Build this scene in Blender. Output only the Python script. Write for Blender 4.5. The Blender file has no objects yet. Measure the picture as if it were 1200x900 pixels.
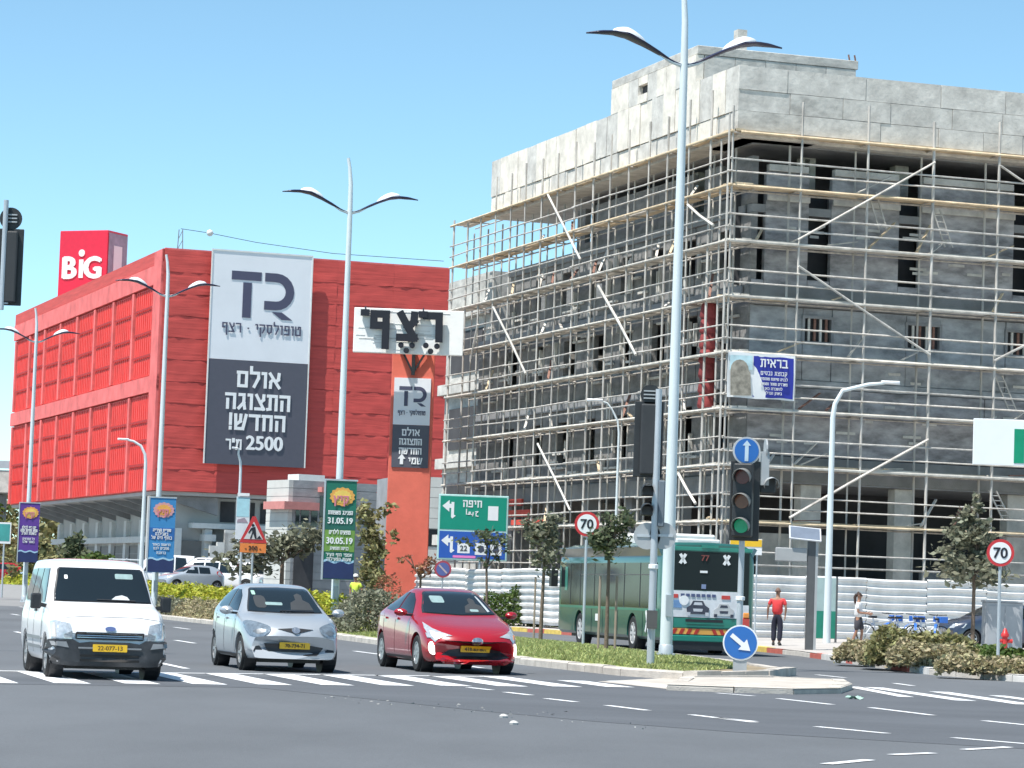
import bpy, bmesh, math, random
import numpy as np
from mathutils import Vector as V, Matrix
from mathutils.bvhtree import BVHTree
random.seed(7); rng = np.random.default_rng(7)
SC = bpy.context.scene; COL = SC.collection
R = math.radians; PI = math.pi
U = random.uniform

# ---------------------------------------------------------------- camera
FPX, CAMH = 3500.0, 1.45
pitch, roll = math.atan(246 / FPX), math.atan(0.035)
fwd = V((0, math.cos(pitch), math.sin(pitch)))
r0 = V((1, 0, 0)); u0 = V((0, -math.sin(pitch), math.cos(pitch)))
rt = r0 * math.cos(roll) + u0 * math.sin(roll)
up = -r0 * math.sin(roll) + u0 * math.cos(roll)
cd = bpy.data.cameras.new('camera'); cam = bpy.data.objects.new('camera', cd); COL.objects.link(cam)
cd.sensor_width = 36; cd.lens = FPX / 1200 * 36; cd.clip_start = .5; cd.clip_end = 5000
cam.matrix_world = Matrix(((rt.x, up.x, -fwd.x, 0), (rt.y, up.y, -fwd.y, 0), (rt.z, up.z, -fwd.z, CAMH), (0, 0, 0, 1)))
SC.camera = cam
# ---------------------------------------------------------------- sky and sun
SUN_EL = 64.0; az = V((-0.75, -0.66)).normalized()
w = bpy.data.worlds.new('World'); SC.world = w; w.use_nodes = True
nt = w.node_tree; bg = nt.nodes['Background']
sk = nt.nodes.new('ShaderNodeTexSky'); sk.sky_type = 'NISHITA'; sk.sun_disc = False
sk.sun_elevation = R(SUN_EL); sk.sun_rotation = math.atan2(az.x, az.y); sk.air_density = 2.0
sk.dust_density = 0.0; sk.ozone_density = 1.0; sk.altitude = 10000
tn = nt.nodes.new('ShaderNodeVectorMath'); tn.operation = 'MULTIPLY'; tn.inputs[1].default_value = (.98, 1.15, .99)
nt.links.new(sk.outputs[0], tn.inputs[0]); nt.links.new(tn.outputs[0], bg.inputs[0]); bg.inputs[1].default_value = .14
sl = bpy.data.lights.new('sun', 'SUN'); sl.energy = 4.8; sl.angle = R(.5); sl.color = (1, .96, .9)
so = bpy.data.objects.new('sun', sl); COL.objects.link(so)
tosun = V((az.x * math.cos(R(SUN_EL)), az.y * math.cos(R(SUN_EL)), math.sin(R(SUN_EL))))
so.rotation_euler = tosun.to_track_quat('Z', 'Y').to_euler()
SC.view_settings.view_transform = 'Standard'; SC.view_settings.look = 'None'
SC.view_settings.exposure = 0.6; SC.view_settings.gamma = 1
SC.cycles.max_bounces = 6; SC.cycles.use_denoising = True

def ray(px, py): return (fwd + rt * ((px - 600) / FPX) + up * ((450 - py) / FPX))
ORG = V((0, 0, CAMH))
def P(px, py, Y): d = ray(px, py); return ORG + d * (Y / d.y)
def G(px, py, z=0.0): d = ray(px, py); return ORG + d * ((z - CAMH) / d.z)
def HIT(px, py, p0, n): d = ray(px, py); return ORG + d * ((p0 - ORG).dot(n) / d.dot(n))
def X0(px, Y): return (px - 600) / FPX * Y

# ---------------------------------------------------------------- materials
_m = {}
def M(name, col, rough=.6, metal=0., var=.12, scale=2.5, bump=0., bscale=30., coat=0., island=0., spec=.5, emit=0., trans=0., streak=None, bstreak=None, speck=0., wear=0.):
    if name in _m: return _m[name]
    m = bpy.data.materials.new(name); m.use_nodes = True; n = m.node_tree; b = n.nodes['Principled BSDF']
    L = n.links.new
    b.inputs['Roughness'].default_value = rough; b.inputs['Metallic'].default_value = metal
    b.inputs['Coat Weight'].default_value = coat; b.inputs['Coat Roughness'].default_value = .06
    b.inputs['Specular IOR Level'].default_value = spec
    tc = n.nodes.new('ShaderNodeTexCoord'); c = (col[0], col[1], col[2], 1)
    src = None
    if var:
        mp = n.nodes.new('ShaderNodeMapping'); L(tc.outputs['Object'], mp.inputs[0])
        if streak: mp.inputs['Scale'].default_value = streak
        ns = n.nodes.new('ShaderNodeTexNoise'); ns.inputs['Scale'].default_value = scale; ns.inputs['Detail'].default_value = 6; ns.inputs['Roughness'].default_value = .62
        L(mp.outputs[0], ns.inputs['Vector'])
        rp = n.nodes.new('ShaderNodeValToRGB'); rp.color_ramp.elements[0].position = .3; rp.color_ramp.elements[1].position = .7
        lo = [max(0, k * (1 - var)) for k in col]; hi = [min(1, k * (1 + var)) for k in col]
        rp.color_ramp.elements[0].color = (*lo, 1); rp.color_ramp.elements[1].color = (*hi, 1)
        L(ns.outputs[0], rp.inputs[0]); src = rp.outputs[0]
    if speck:
        n4 = n.nodes.new('ShaderNodeTexNoise'); n4.inputs['Scale'].default_value = 22; n4.inputs['Detail'].default_value = 8; n4.inputs['Roughness'].default_value = .8; L(tc.outputs['Object'], n4.inputs['Vector'])
        r4 = n.nodes.new('ShaderNodeMapRange'); r4.inputs[1].default_value = .3; r4.inputs[2].default_value = .7; r4.inputs[3].default_value = 1 - speck; r4.inputs[4].default_value = 1 + speck; L(n4.outputs[0], r4.inputs[0])
        vm = n.nodes.new('ShaderNodeVectorMath'); vm.operation = 'SCALE'; L(src, vm.inputs[0]); L(r4.outputs[0], vm.inputs['Scale']); src = vm.outputs[0]
    if wear:
        n5 = n.nodes.new('ShaderNodeTexNoise'); n5.inputs['Scale'].default_value = 5; n5.inputs['Detail'].default_value = 10; n5.inputs['Roughness'].default_value = .75; L(tc.outputs['Object'], n5.inputs['Vector'])
        r5 = n.nodes.new('ShaderNodeMapRange'); r5.inputs[1].default_value = .56; r5.inputs[2].default_value = .66; r5.inputs[3].default_value = 0; r5.inputs[4].default_value = wear; L(n5.outputs[0], r5.inputs[0])
        m5 = n.nodes.new('ShaderNodeMix'); m5.data_type = 'RGBA'; L(r5.outputs[0], m5.inputs[0]); L(src, m5.inputs[6]); m5.inputs[7].default_value = (.16, .17, .18, 1); src = m5.outputs[2]
    if island:
        ge = n.nodes.new('ShaderNodeNewGeometry'); hv = n.nodes.new('ShaderNodeHueSaturation')
        ma = n.nodes.new('ShaderNodeMapRange'); ma.inputs[3].default_value = 1 - island; ma.inputs[4].default_value = 1 + island
        L(ge.outputs['Random Per Island'], ma.inputs[0]); L(ma.outputs[0], hv.inputs['Value'])
        mh = n.nodes.new('ShaderNodeMapRange'); mh.inputs[3].default_value = .5 - island * .06; mh.inputs[4].default_value = .5 + island * .05
        m2 = n.nodes.new('ShaderNodeMath'); m2.operation = 'FRACT'; m3 = n.nodes.new('ShaderNodeMath'); m3.operation = 'MULTIPLY'; m3.inputs[1].default_value = 17.3
        L(ge.outputs['Random Per Island'], m3.inputs[0]); L(m3.outputs[0], m2.inputs[0]); L(m2.outputs[0], mh.inputs[0]); L(mh.outputs[0], hv.inputs['Hue'])
        if src: L(src, hv.inputs['Color'])
        else: hv.inputs['Color'].default_value = c
        src = hv.outputs[0]
    if src: L(src, b.inputs['Base Color'])
    else: b.inputs['Base Color'].default_value = c
    if bump:
        n2 = n.nodes.new('ShaderNodeTexNoise'); n2.inputs['Scale'].default_value = bscale; n2.inputs['Detail'].default_value = 4
        mb = n.nodes.new('ShaderNodeMapping'); L(tc.outputs['Object'], mb.inputs[0]); mb.inputs['Scale'].default_value = bstreak or (1, 1, 1); L(mb.outputs[0], n2.inputs['Vector']); bp = n.nodes.new('ShaderNodeBump'); bp.inputs['Strength'].default_value = bump; bp.inputs['Distance'].default_value = .03
        L(n2.outputs[0], bp.inputs['Height']); L(bp.outputs[0], b.inputs['Normal'])
    if emit:
        b.inputs['Emission Color'].default_value = c; b.inputs['Emission Strength'].default_value = emit
    if trans:
        tr = n.nodes.new('ShaderNodeBsdfTranslucent'); tr.inputs[0].default_value = c; mx = n.nodes.new('ShaderNodeMixShader'); mx.inputs[0].default_value = trans
        if src: L(src, tr.inputs[0])
        L(b.outputs[0], mx.inputs[1]); L(tr.outputs[0], mx.inputs[2]); L(mx.outputs[0], n.nodes['Material Output'].inputs[0])
    _m[name] = m; return m

def paint(name, col, rough=.3): return M(name, col, rough=rough, var=.03, scale=1.2, coat=.7)
GLASS = M('dark car glass', (.012, .018, .022), rough=.04, var=0, spec=.7)
BLK = M('black plastic', (.018, .019, .022), rough=.45, var=.2, scale=9)
RUB = M('tyre rubber', (.02, .02, .021), rough=.8, var=.2, scale=12)
CHR = M('bright metal', (.62, .63, .65), rough=.25, metal=.9, var=.05)
ALU = M('wheel alloy', (.5, .51, .53), rough=.32, metal=.7, var=.06)
LENS = M('headlamp lens', (.55, .58, .6), rough=.08, metal=.35, var=.25, scale=18, coat=1)
GALV = M('galvanised steel', (.46, .5, .53), rough=.5, metal=.3, var=.13, scale=3, streak=(1, 1, .25))
WSTEEL = M('white painted steel', (.75, .77, .79), rough=.4, var=.06)
YPL = M('yellow plate', (.75, .46, .02), rough=.4, var=.05)
REDL = M('red lamp', (.55, .02, .02), rough=.15, var=.1, coat=1)
ORL = M('orange lamp', (.8, .25, .02), rough=.15, var=.1, coat=1)
WHITE = M('white print', (.8, .8, .8), rough=.5, var=.02)
WALLW = M('white plaster', (.68, .68, .66), rough=.8, var=.08, bump=.2)

# ---------------------------------------------------------------- object helpers
def tag(o, label=None, cat=None, group=None, kind=None):
    if label: o['label'] = label
    if cat: o['category'] = cat
    if group: o['group'] = group
    if kind: o['kind'] = kind
    return o
def E(name, loc, rz=0, label=None, cat=None, group=None):
    o = bpy.data.objects.new(name, None); COL.objects.link(o); o.location = loc; o.rotation_euler = (0, 0, rz); o.empty_display_size = .3
    return tag(o, label, cat, group)
def link(name, me, parent=None, mat=None):
    o = bpy.data.objects.new(name, me); COL.objects.link(o)
    if parent is not None: o.parent = parent
    if mat is not None and not me.materials: me.materials.append(mat)
    return o
def copy_tree(o, parent=None):
    c = o.copy(); COL.objects.link(c)
    if parent is not None: c.parent = parent
    for ch in list(o.children): copy_tree(ch, c)
    return c

class MB:
    def __init__(s): s.v = []; s.f = []
    def add(s, vs, fs):
        k = len(s.v); s.v += [tuple(p) for p in vs]; s.f += [tuple(i + k for i in f) for f in fs]; return s
    def box(s, x0, x1, y0, y1, z0, z1):
        return s.add([(x0,y0,z0),(x1,y0,z0),(x1,y1,z0),(x0,y1,z0),(x0,y0,z1),(x1,y0,z1),(x1,y1,z1),(x0,y1,z1)],
                     [(0,3,2,1),(4,5,6,7),(0,1,5,4),(1,2,6,5),(2,3,7,6),(3,0,4,7)])
    def bar(s, p, q, w=.05, h=None, upv=V((0, 0, 1))):
        p = V(p); q = V(q); h = h or w; d = (q - p).normalized()
        a = d.cross(upv)
        if a.length < 1e-3: a = d.cross(V((1, 0, 0)))
        a.normalize(); b = a.cross(d).normalized(); a = a * w / 2; b = b * h / 2
        vs = [p-a-b, p+a-b, p+a+b, p-a+b, q-a-b, q+a-b, q+a+b, q-a+b]
        return s.add(vs, [(0,1,2,3),(7,6,5,4),(0,4,5,1),(1,5,6,2),(2,6,7,3),(3,7,4,0)])
    def tube(s, pts, r, n=8, cap=True):
        pts = [V(p) for p in pts]; rs = r if isinstance(r, (list, tuple)) else [r] * len(pts)
        k = len(s.v); prev = None
        for i, p in enumerate(pts):
            d = (pts[min(i+1, len(pts)-1)] - pts[max(i-1, 0)]).normalized()
            a = d.cross(V((0, 0, 1))) if prev is None else (prev - d * prev.dot(d))
            if a.length < 1e-3: a = V((1, 0, 0))
            a.normalize(); prev = a; b = d.cross(a)
            for j in range(n):
                t = 2 * PI * j / n; s.v.append(tuple(p + (a * math.cos(t) + b * math.sin(t)) * rs[i]))
        for i in range(len(pts) - 1):
            for j in range(n):
                a0 = k + i*n + j; a1 = k + i*n + (j+1) % n; s.f.append((a0, a1, a1 + n, a0 + n))
        if cap:
            s.f.append(tuple(k + j for j in range(n))[::-1]); s.f.append(tuple(k + (len(pts)-1)*n + j for j in range(n)))
        return s
    def lathe(s, prof, n=16, axis='z', c=(0, 0, 0), close=False):
        k = len(s.v); m = len(prof)
        for (r, h) in prof:
            for j in range(n):
                t = 2 * PI * j / n; a, b = r * math.cos(t), r * math.sin(t)
                q = {'z': (a, b, h), 'y': (a, h, b), 'x': (h, a, b)}[axis]; s.v.append((q[0]+c[0], q[1]+c[1], q[2]+c[2]))
        rows = m if close else m - 1
        for i in range(rows):
            for j in range(n):
                i2 = (i + 1) % m; s.f.append((k+i*n+j, k+i*n+(j+1) % n, k+i2*n+(j+1) % n, k+i2*n+j))
        if not close:
            s.f.append(tuple(k+j for j in range(n))[::-1]); s.f.append(tuple(k+(m-1)*n+j for j in range(n)))
        return s
    def prism(s, poly, a0, a1, plane='xz'):
        n = len(poly)
        def q(p, a): return {'xz': (p[0], a, p[1]), 'xy': (p[0], p[1], a), 'yz': (a, p[0], p[1])}[plane]
        vs = [q(p, a0) for p in poly] + [q(p, a1) for p in poly]
        fs = [tuple(range(n)), tuple(range(2*n-1, n-1, -1))] + [(i, i+n, (i+1) % n + n, (i+1) % n) for i in range(n)]
        return s.add(vs, fs)
    def sheet(s, f, nu, nv):
        k = len(s.v)
        for i in range(nu + 1):
            for j in range(nv + 1): s.v.append(tuple(f(i / nu, j / nv)))
        for i in range(nu):
            for j in range(nv):
                a = k + i*(nv+1) + j; s.f.append((a, a+nv+1, a+nv+2, a+1))
        return s
    def mesh(s, name, mat=None, smooth=0, bev=0):
        me = bpy.data.meshes.new(name); me.from_pydata(s.v, [], s.f)
        bm = bmesh.new(); bm.from_mesh(me)
        bmesh.ops.recalc_face_normals(bm, faces=bm.faces)
        if bev: bmesh.ops.bevel(bm, geom=bm.edges[:], offset=bev, segments=2 if bev > .02 else 1, affect='EDGES', profile=.5)
        bm.to_mesh(me); bm.free()
        if smooth:
            me.polygons.foreach_set('use_smooth', [True] * len(me.polygons)); me.set_sharp_from_angle(angle=R(smooth))
        if mat: me.materials.append(mat)
        return me
    def build(s, name, mat, parent=None, smooth=0, bev=0):
        return link(name, s.mesh(name, mat, smooth, bev), parent)

def tri_ok(me):  # flat n-gon sheets: keep normals up
    return me
def flat(name, pts, z, mat, parent=None):
    pts = [(p[0], p[1]) for p in pts]
    ar = sum(pts[i][0]*pts[(i+1) % len(pts)][1] - pts[(i+1) % len(pts)][0]*pts[i][1] for i in range(len(pts)))
    if ar < 0: pts = pts[::-1]
    me = bpy.data.meshes.new(name); me.from_pydata([(p[0], p[1], z) for p in pts], [], [tuple(range(len(pts)))])
    me.materials.append(mat); return link(name, me, parent)

# own block letters for Hebrew (bars in a unit box), drawn right to left
HEB = {
 'א': (.72, [[(0,1),(.7,0)],[(.68,1),(.64,.6),(.45,.42)],[(.04,0),(.06,.38),(.26,.62)]]),
 'ב': (.74, [[(.04,1),(.58,1),(.6,0)],[(0,0),(.74,0)]]),
 'ג': (.5, [[(.08,1),(.4,1),(.4,.42),(.48,0)],[(.4,.42),(.02,0)]]),
 'ד': (.68, [[(0,1),(.68,1)],[(.54,1),(.54,0)]]),
 'ה': (.68, [[(0,1),(.64,1),(.64,0)],[(.1,.6),(.1,0)]]),
 'ו': (.26, [[(0,1),(.2,1),(.2,0)]]),
 'ז': (.34, [[(0,1),(.34,1)],[(.18,1),(.18,0)]]),
 'ח': (.68, [[(0,1),(.64,1),(.64,0)],[(.1,1),(.1,0)]]),
 'ט': (.7, [[(.02,1),(.05,0),(.66,0),(.66,1),(.4,1),(.36,.74)]]),
 'י': (.26, [[(0,1),(.2,1),(.2,.5)]]),
 'כ': (.64, [[(0,1),(.58,1),(.58,0),(0,0)]]),
 'ל': (.62, [[(.02,1.4),(.02,1),(.58,1),(.58,.62),(.28,0)]]),
 'מ': (.74, [[(.02,1),(.14,.62),(.02,0)],[(.14,.66),(.34,1),(.68,1),(.68,0),(.34,0)]]),
 'ם': (.68, [[(0,1),(.64,1),(.64,0),(.06,0),(.06,1)]]),
 'נ': (.42, [[(.1,1),(.36,1),(.36,0),(0,0)]]),
 'ס': (.68, [[(0,1),(.64,1),(.6,.2),(.34,0),(.12,.2),(.1,1)]]),
 'ע': (.66, [[(0,-.1),(.48,.12),(.64,1)],[(.06,1),(.3,.1)]]),
 'פ': (.66, [[(.3,.5),(.06,.5),(.06,1),(.6,1),(.6,0),(0,0)]]),
 'ף': (.66, [[(.3,.5),(.06,.5),(.06,1),(.6,1),(.6,-.38)]]),
 'צ': (.66, [[(0,0),(.62,0),(.04,1)],[(.62,1),(.6,.7),(.36,.46)]]),
 'ץ': (.66, [[(.2,-.38),(.2,.4),(.04,1)],[(.62,1),(.6,.7),(.2,.4)]]), 'ך': (.6, [[(0,1),(.56,1),(.56,-.38)]]), 'ן': (.26, [[(0,1),(.2,1),(.2,-.38)]]),
 'ק': (.66, [[(0,1),(.62,1),(.6,.5),(.4,.08)],[(.08,.62),(.08,-.38)]]),
 'ר': (.62, [[(0,1),(.56,1),(.58,0)]]),
 'ש': (.84, [[(.02,1),(.06,0),(.6,0),(.82,1)],[(.42,1),(.4,.55),(.08,.3)]]),
 'ת': (.72, [[(.02,1),(.66,1),(.66,0)],[(.18,1),(.18,.04),(0,0)]]),
 '!': (.12, [[(.06,1.05),(.06,.35)],[(.06,.06),(.06,.0)]]), '-': (.36, [[(.04,.5),(.32,.5)]]), '·': (.2, [[(.08,.5),(.12,.5)]]),
 '"': (.3, [[(.05,1.1),(.05,.8)],[(.22,1.1),(.22,.8)]]), ' ': (.34, []), 'ح': (.6, [[(0,.55),(.5,.6),(.1,.15),(.15,-.3),(.55,-.35)]]), 'ي': (.4, [[(-.1,.0),(.2,0),(.2,.4)],[(.1,-.3),(.14,-.3)]]), 'ف': (.5, [[(-.1,0),(.4,0),(.4,.45),(.15,.45),(.15,.1)]]), 'ا': (.2, [[(.1,0),(.1,1)]]), '.': (.14, [[(.05,.02),(.09,.02)]]),
}
def heb(word, parent, mat, cx, z0, h, y, th=.17, maxw=None, d=.012, name='lettering'):
    """word is in reading order; glyphs are laid from right to left; front face at y (smaller = nearer the reader)"""
    gap = .3; tot = sum(HEB[c][0] + gap for c in word) - gap
    sx = h if not maxw else min(h, maxw / (tot + th))
    b = MB(); x = cx + tot * sx / 2; k = 0; big = h >= .5; o = None
    for c in word:
        wd, st = HEB[c]; x -= wd * sx
        if big: b = MB()
        for line in st:
            for i in range(len(line) - 1):
                p = V((x + line[i][0]*sx, 0, z0 + line[i][1]*h)); q = V((x + line[i+1][0]*sx, 0, z0 + line[i+1][1]*h))
                e = (q - p).normalized() * th * h * .5; k += 1
                yy = y - d / 2 - .0011 * (k % 5)
                b.bar(p - e + V((0, yy, 0)), q + e + V((0, yy, 0)), th * h, d, V((0, 1, 0)))
        x -= gap * sx
        if big and b.v: o = b.build('letter', mat, parent)
    return o if big else b.build(name, mat, parent)
def latin(word, parent, mat, cx, z0, h, y, maxw=None, bold=.03, name='lettering', d=.01):
    c = bpy.data.curves.new('t', 'FONT'); c.body = word; c.size = 1; c.resolution_u = 3; c.extrude = .5
    o = bpy.data.objects.new('t', c); COL.objects.link(o); bpy.context.view_layer.update()
    me = bpy.data.meshes.new_from_object(o.evaluated_get(bpy.context.evaluated_depsgraph_get())); bpy.data.objects.remove(o); bpy.data.curves.remove(c)
    vs = np.array([v.co[:] for v in me.vertices]); fs = [tuple(p.vertices) for p in me.polygons]; bpy.data.meshes.remove(me)
    x0, x1 = vs[:,0].min(), vs[:,0].max(); y0, y1 = vs[:,1].min(), vs[:,1].max()
    sz = h / (y1 - y0); sx = sz if not maxw else min(sz, maxw / (x1 - x0))
    b = MB(); offs = [(0, 0)] if not bold else [(-bold, 0), (bold, 0), (0, bold*.6), (0, -bold*.6)]
    for k, (ox, oz) in enumerate(offs):
        b.add([(cx + (p[0] - (x0+x1)/2) * sx + ox*h, y - d/2 - p[2]*d - .0012*k, z0 + (p[1]-y0)*sz + oz*h) for p in vs], fs)
    return b.build(name, mat, parent)

# ---------------------------------------------------------------- foliage
def leaves(name, pts, size, mat, parent=None, jitter=.5, flatk=.5, aspect=1.7):
    pts = np.asarray(pts, float); n = len(pts)
    a = rng.normal(size=(n, 3)); a[:, 2] *= flatk; a /= np.linalg.norm(a, axis=1)[:, None]
    t = rng.normal(size=(n, 3)); b = np.cross(a, t); b /= np.linalg.norm(b, axis=1)[:, None]
    s = size * (1 + jitter * rng.uniform(-1, 1, n))[:, None]
    a *= s * aspect * .5; b *= s * .5
    vs = np.stack([pts - a, pts + b * .9 - a*.1, pts + a, pts - b * .9 - a*.1], 1).reshape(-1, 3)
    me = bpy.data.meshes.new(name); me.vertices.add(4*n); me.vertices.foreach_set('co', vs.ravel())
    me.loops.add(4*n); me.loops.foreach_set('vertex_index', np.arange(4*n, dtype=np.int32))
    me.polygons.add(n); me.polygons.foreach_set('loop_start', np.arange(0, 4*n, 4, dtype=np.int32)); me.polygons.foreach_set('loop_total', np.full(n, 4, np.int32))
    me.update(); me.validate(); me.materials.append(mat)
    return link(name, me, parent)
def blob_pts(c, r, n, fill=.55):
    d = rng.normal(size=(n, 3)); d /= np.linalg.norm(d, axis=1)[:, None]
    k = rng.uniform(fill, 1, n)[:, None] ** .6
    return np.array(c) + d * k * np.array(r) * (1 + .18 * rng.normal(size=(n, 1)))
LEAF = {}
def leafmat(k):
    tab = {'green': (.09, .14, .035), 'dark': (.12, .145, .08), 'grey': (.21, .215, .15), 'yellow': (.40, .42, .05), 'dry': (.36, .32, .19), 'olive': (.27, .26, .12), 'grass': (.34, .38, .15), 'reddry': (.28, .13, .07)}
    return M('leaves ' + k, tab[k], rough=.55, var=.2, scale=3, island=.45, trans=.3, spec=.3)
BARK = M('bark', (.16, .12, .09), rough=.9, var=.3, scale=14, bump=.5)
def tree(loc, H, crown, label, group=None, leaf='green', size=.12, n=1500, trunk_r=.05, cat='tree', stakes=0, lean=0., name='tree', z0=.0):
    """crown: list of (x,y,z,rx,ry,rz) blobs"""
    t = E(name, loc, 0, label, cat, group)
    b = MB(); zt = min(c[2] for c in crown); top = V((lean, 0, zt))
    b.tube([(0, 0, -.1), (lean*.3, .01, zt*.35), (lean*.7, -.01, zt*.75), top], [trunk_r*1.25, trunk_r, trunk_r*.85, trunk_r*.7], 7)
    for c in crown:
        e = V(c[:3]); s = V((lean*.8, 0, zt*.85)); mid = s.lerp(e, .5) + V((U(-.1, .1), U(-.1, .1), .05))
        b.tube([s, mid, e], [trunk_r*.6, trunk_r*.4, trunk_r*.12], 5)
        for k in range(4):
            e2 = e + V((U(-1, 1)*c[3], U(-1, 1)*c[4], U(-.4, 1)*c[5])) * .8; b.tube([mid, mid.lerp(e2, .6) + V((0, 0, .04)), e2], [trunk_r*.3, trunk_r*.2, .008], 4)
    b.build('trunk', BARK, t, smooth=60)
    tot = sum(c[3]*c[5] for c in crown); pts = []
    for c in crown:
        m = max(20, int(n * c[3]*c[5] / tot)); ncl = max(4, m // 28)
        cl = blob_pts(c[:3], c[3:6], ncl, .25)
        cc = cl[rng.integers(0, ncl, m)]; pts.append(cc + rng.normal(size=(m, 3)) * np.array(c[3:6]) * .2)
    leaves('crown', np.concatenate(pts), size, leafmat(leaf), t)
    for k in range(stakes):
        x = (-.18, .2)[k]; MB().tube([(x, .05*k, -.1), (x, .05*k, 1.75)], .028, 6).build('stake', M('stake wood', (.3, .24, .19), rough=.8), t)
    return t
# ================================================================ THE SETTING
ROADD = V((-math.sin(R(15.5)), math.cos(R(15.5)), 0)); ROADN = V((math.cos(R(15.5)), math.sin(R(15.5)), 0))
ASPH = M('asphalt', (.120, .129, .140), rough=.85, var=.17, scale=.22, bump=.4, bscale=60, spec=.3, speck=.16, streak=(1, .35, 1))
ASPH2 = M('newer asphalt', (.100, .108, .120), rough=.82, var=.16, scale=.3, bump=.4, bscale=60, spec=.3, speck=.16, streak=(.5, 1, 1))
DUST = M('dusty asphalt', (.165, .172, .18), rough=.9, var=.2, scale=1.5, bump=.4, bscale=50, spec=.2)
PAINT = M('road paint', (.78, .79, .8), rough=.6, var=.12, scale=2.2, bump=.1, speck=.12, wear=.75)
PAVE = M('pavement slabs', (.44, .415, .39), rough=.85, var=.15, scale=.9, bump=.3, bscale=12)
SOIL = M('dry soil', (.26, .21, .14), rough=.95, var=.25, scale=1.5, bump=.6, bscale=10)
tag(flat('ground', [(-1500, -200), (1500, -200), (1500, 3000), (-1500, 3000)], -.03, M('dusty ground', (.36, .33, .28), rough=.95, var=.2, scale=.05)), kind='structure')
tag(flat('road', [(-160, -20), (90, -20), (90, 57), (10, 119), (-60, 420), (-160, 420)], 0, ASPH), kind='structure')
def gp(*pts): return [G(a, b)[:2] for a, b in pts]
tag(flat('road_patch', gp((-60, 801), (300, 806), (420, 818), (560, 833), (700, 846), (860, 858), (1240, 880), (1240, 826), (1000, 812), (760, 801), (600, 796), (200, 792), (-60, 787)), .003, ASPH2), kind='structure')
# crushed dust along the edge of the patch
sp = []
for k in range(120):
    t = rng.uniform(); px = 380 + 420*t; py = 815 + 40*t + rng.normal()*3 + 6*math.sin(t*9)*.3
    if rng.uniform() < .8*(1-abs(t-.45)*1.3): sp.append(G(px, py, .006))
tag(leaves('gravel', sp, .02, M('gravel', (.3, .3, .29), rough=.9, var=.1, island=.2), flatk=.1, jitter=.8), kind='stuff')

def ucoord(u, y): return (u - .277*y, y)
# median outline (left kerb K1, right kerb K2), world metres
K1 = [G(800, 797)[:2], G(727, 792)[:2], (.36, 62), (-2.9, 77), (-6.6, 93), (-14.8, 122), (-33.5, 189), (-47.5, 240)]
K2 = [(-36, 240), (-24.5, 189), (-9.8, 128), (-4.2, 107), (0.2, 92), (2.8, 80), (4.5, 70.5), (5.5, 63.5), G(917, 791)[:2]]
K3 = [(24, 55.5), (16, 57.2), (12.4, 59.6), (10.6, 62.3), (9.4, 66), (8.9, 72), (8.3, 84), (6.5, 97), (3.4, 108), (0, 119), (-9.2, 150), (-20.5, 190)]
def dense(pts, step=1.0):
    out = [V((*pts[0], 0))]
    for a, b in zip(pts[:-1], pts[1:]):
        a = V((*a, 0)); b = V((*b, 0)); n = max(1, int((b-a).length / step))
        out += [a.lerp(b, (i+1)/n) for i in range(n)]
    return out
def kerb(name, pts, zt, mats, inward, wd=.28, lim=90, base=0.):
    root = E(name, (0, 0, 0)); tag(root, kind='structure')
    d = dense(pts, .98); rest = MB()
    for i, (a, b) in enumerate(zip(d[:-1], d[1:])):
        t = (b - a).normalized(); n = V((-t.y, t.x, 0)) * inward
        g = .012; p = a + t*g; q = b - t*g; h = zt + U(-.012, .012)
        prof = [(0, base-.02), (.0, h-.03), (.03, h), (wd, h), (wd, base-.02)]
        vs = [tuple(p + n*o + V((0, 0, z))) for o, z in prof] + [tuple(q + n*o + V((0, 0, z))) for o, z in prof]
        fs = [(0,1,2,3,4), (9,8,7,6,5)] + [(k, k+5, (k+1) % 5 + 5, (k+1) % 5) for k in range(5)]
        m = mats(i, a) if callable(mats) else mats
        if i < lim: MB().add(vs, fs).build('kerb_stone', m, root)
        else: rest.add(vs, fs)
    if rest.v: tag(rest.build('kerb_run', mats(0, d[-1]) if callable(mats) else mats, root), kind='stuff')
    return root
KST = M('kerb stone', (.50, .46, .41), rough=.9, var=.22, scale=2.2, bump=.4)
KRED = M('kerb red paint', (.5, .13, .1), rough=.8, var=.2, scale=4); KYEL = M('kerb yellow paint', (.68, .5, .12), rough=.8, var=.2, scale=4); KWH = M('kerb white paint', (.6, .58, .55), rough=.8, var=.15, scale=4)
kerb('median_kerb', K1, .16, KST, -1, lim=75)
kerb('median_far_kerb', K2[::-1], .16, KST, 1, lim=60)
def k3m(i, a):
    if a.y > 88: return (KYEL, KRED)[(i // 2) % 2]
    if a.y > 74: return (KYEL, KRED, KWH, KRED)[(i // 2) % 4] if a.y > 84 else (KWH, KRED, KWH)[(i//2) % 3]
    return (KWH, KST, KWH, KRED, KST, KWH, KST)[(i // 2) % 7] if a.y > 60 else (KST, KWH)[(i // 2) % 2]
kerb('pavement_kerb', K3, .15, k3m, -1, lim=110)
mo = K1 + K2
tag(flat('median_soil', mo, .12, SOIL), kind='structure')
kerb('median_tip_kerb', [K2[-1], G(885, 795)[:2], K1[0]], .16, KST, 1)
near_m = [K1[0], K1[1], K1[2], (-2.7, 77), (-6.3, 93), (-1, 93.5), (2.55, 80), (4.3, 70.5), (5.2, 63.5), G(905, 790)[:2]]
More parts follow.
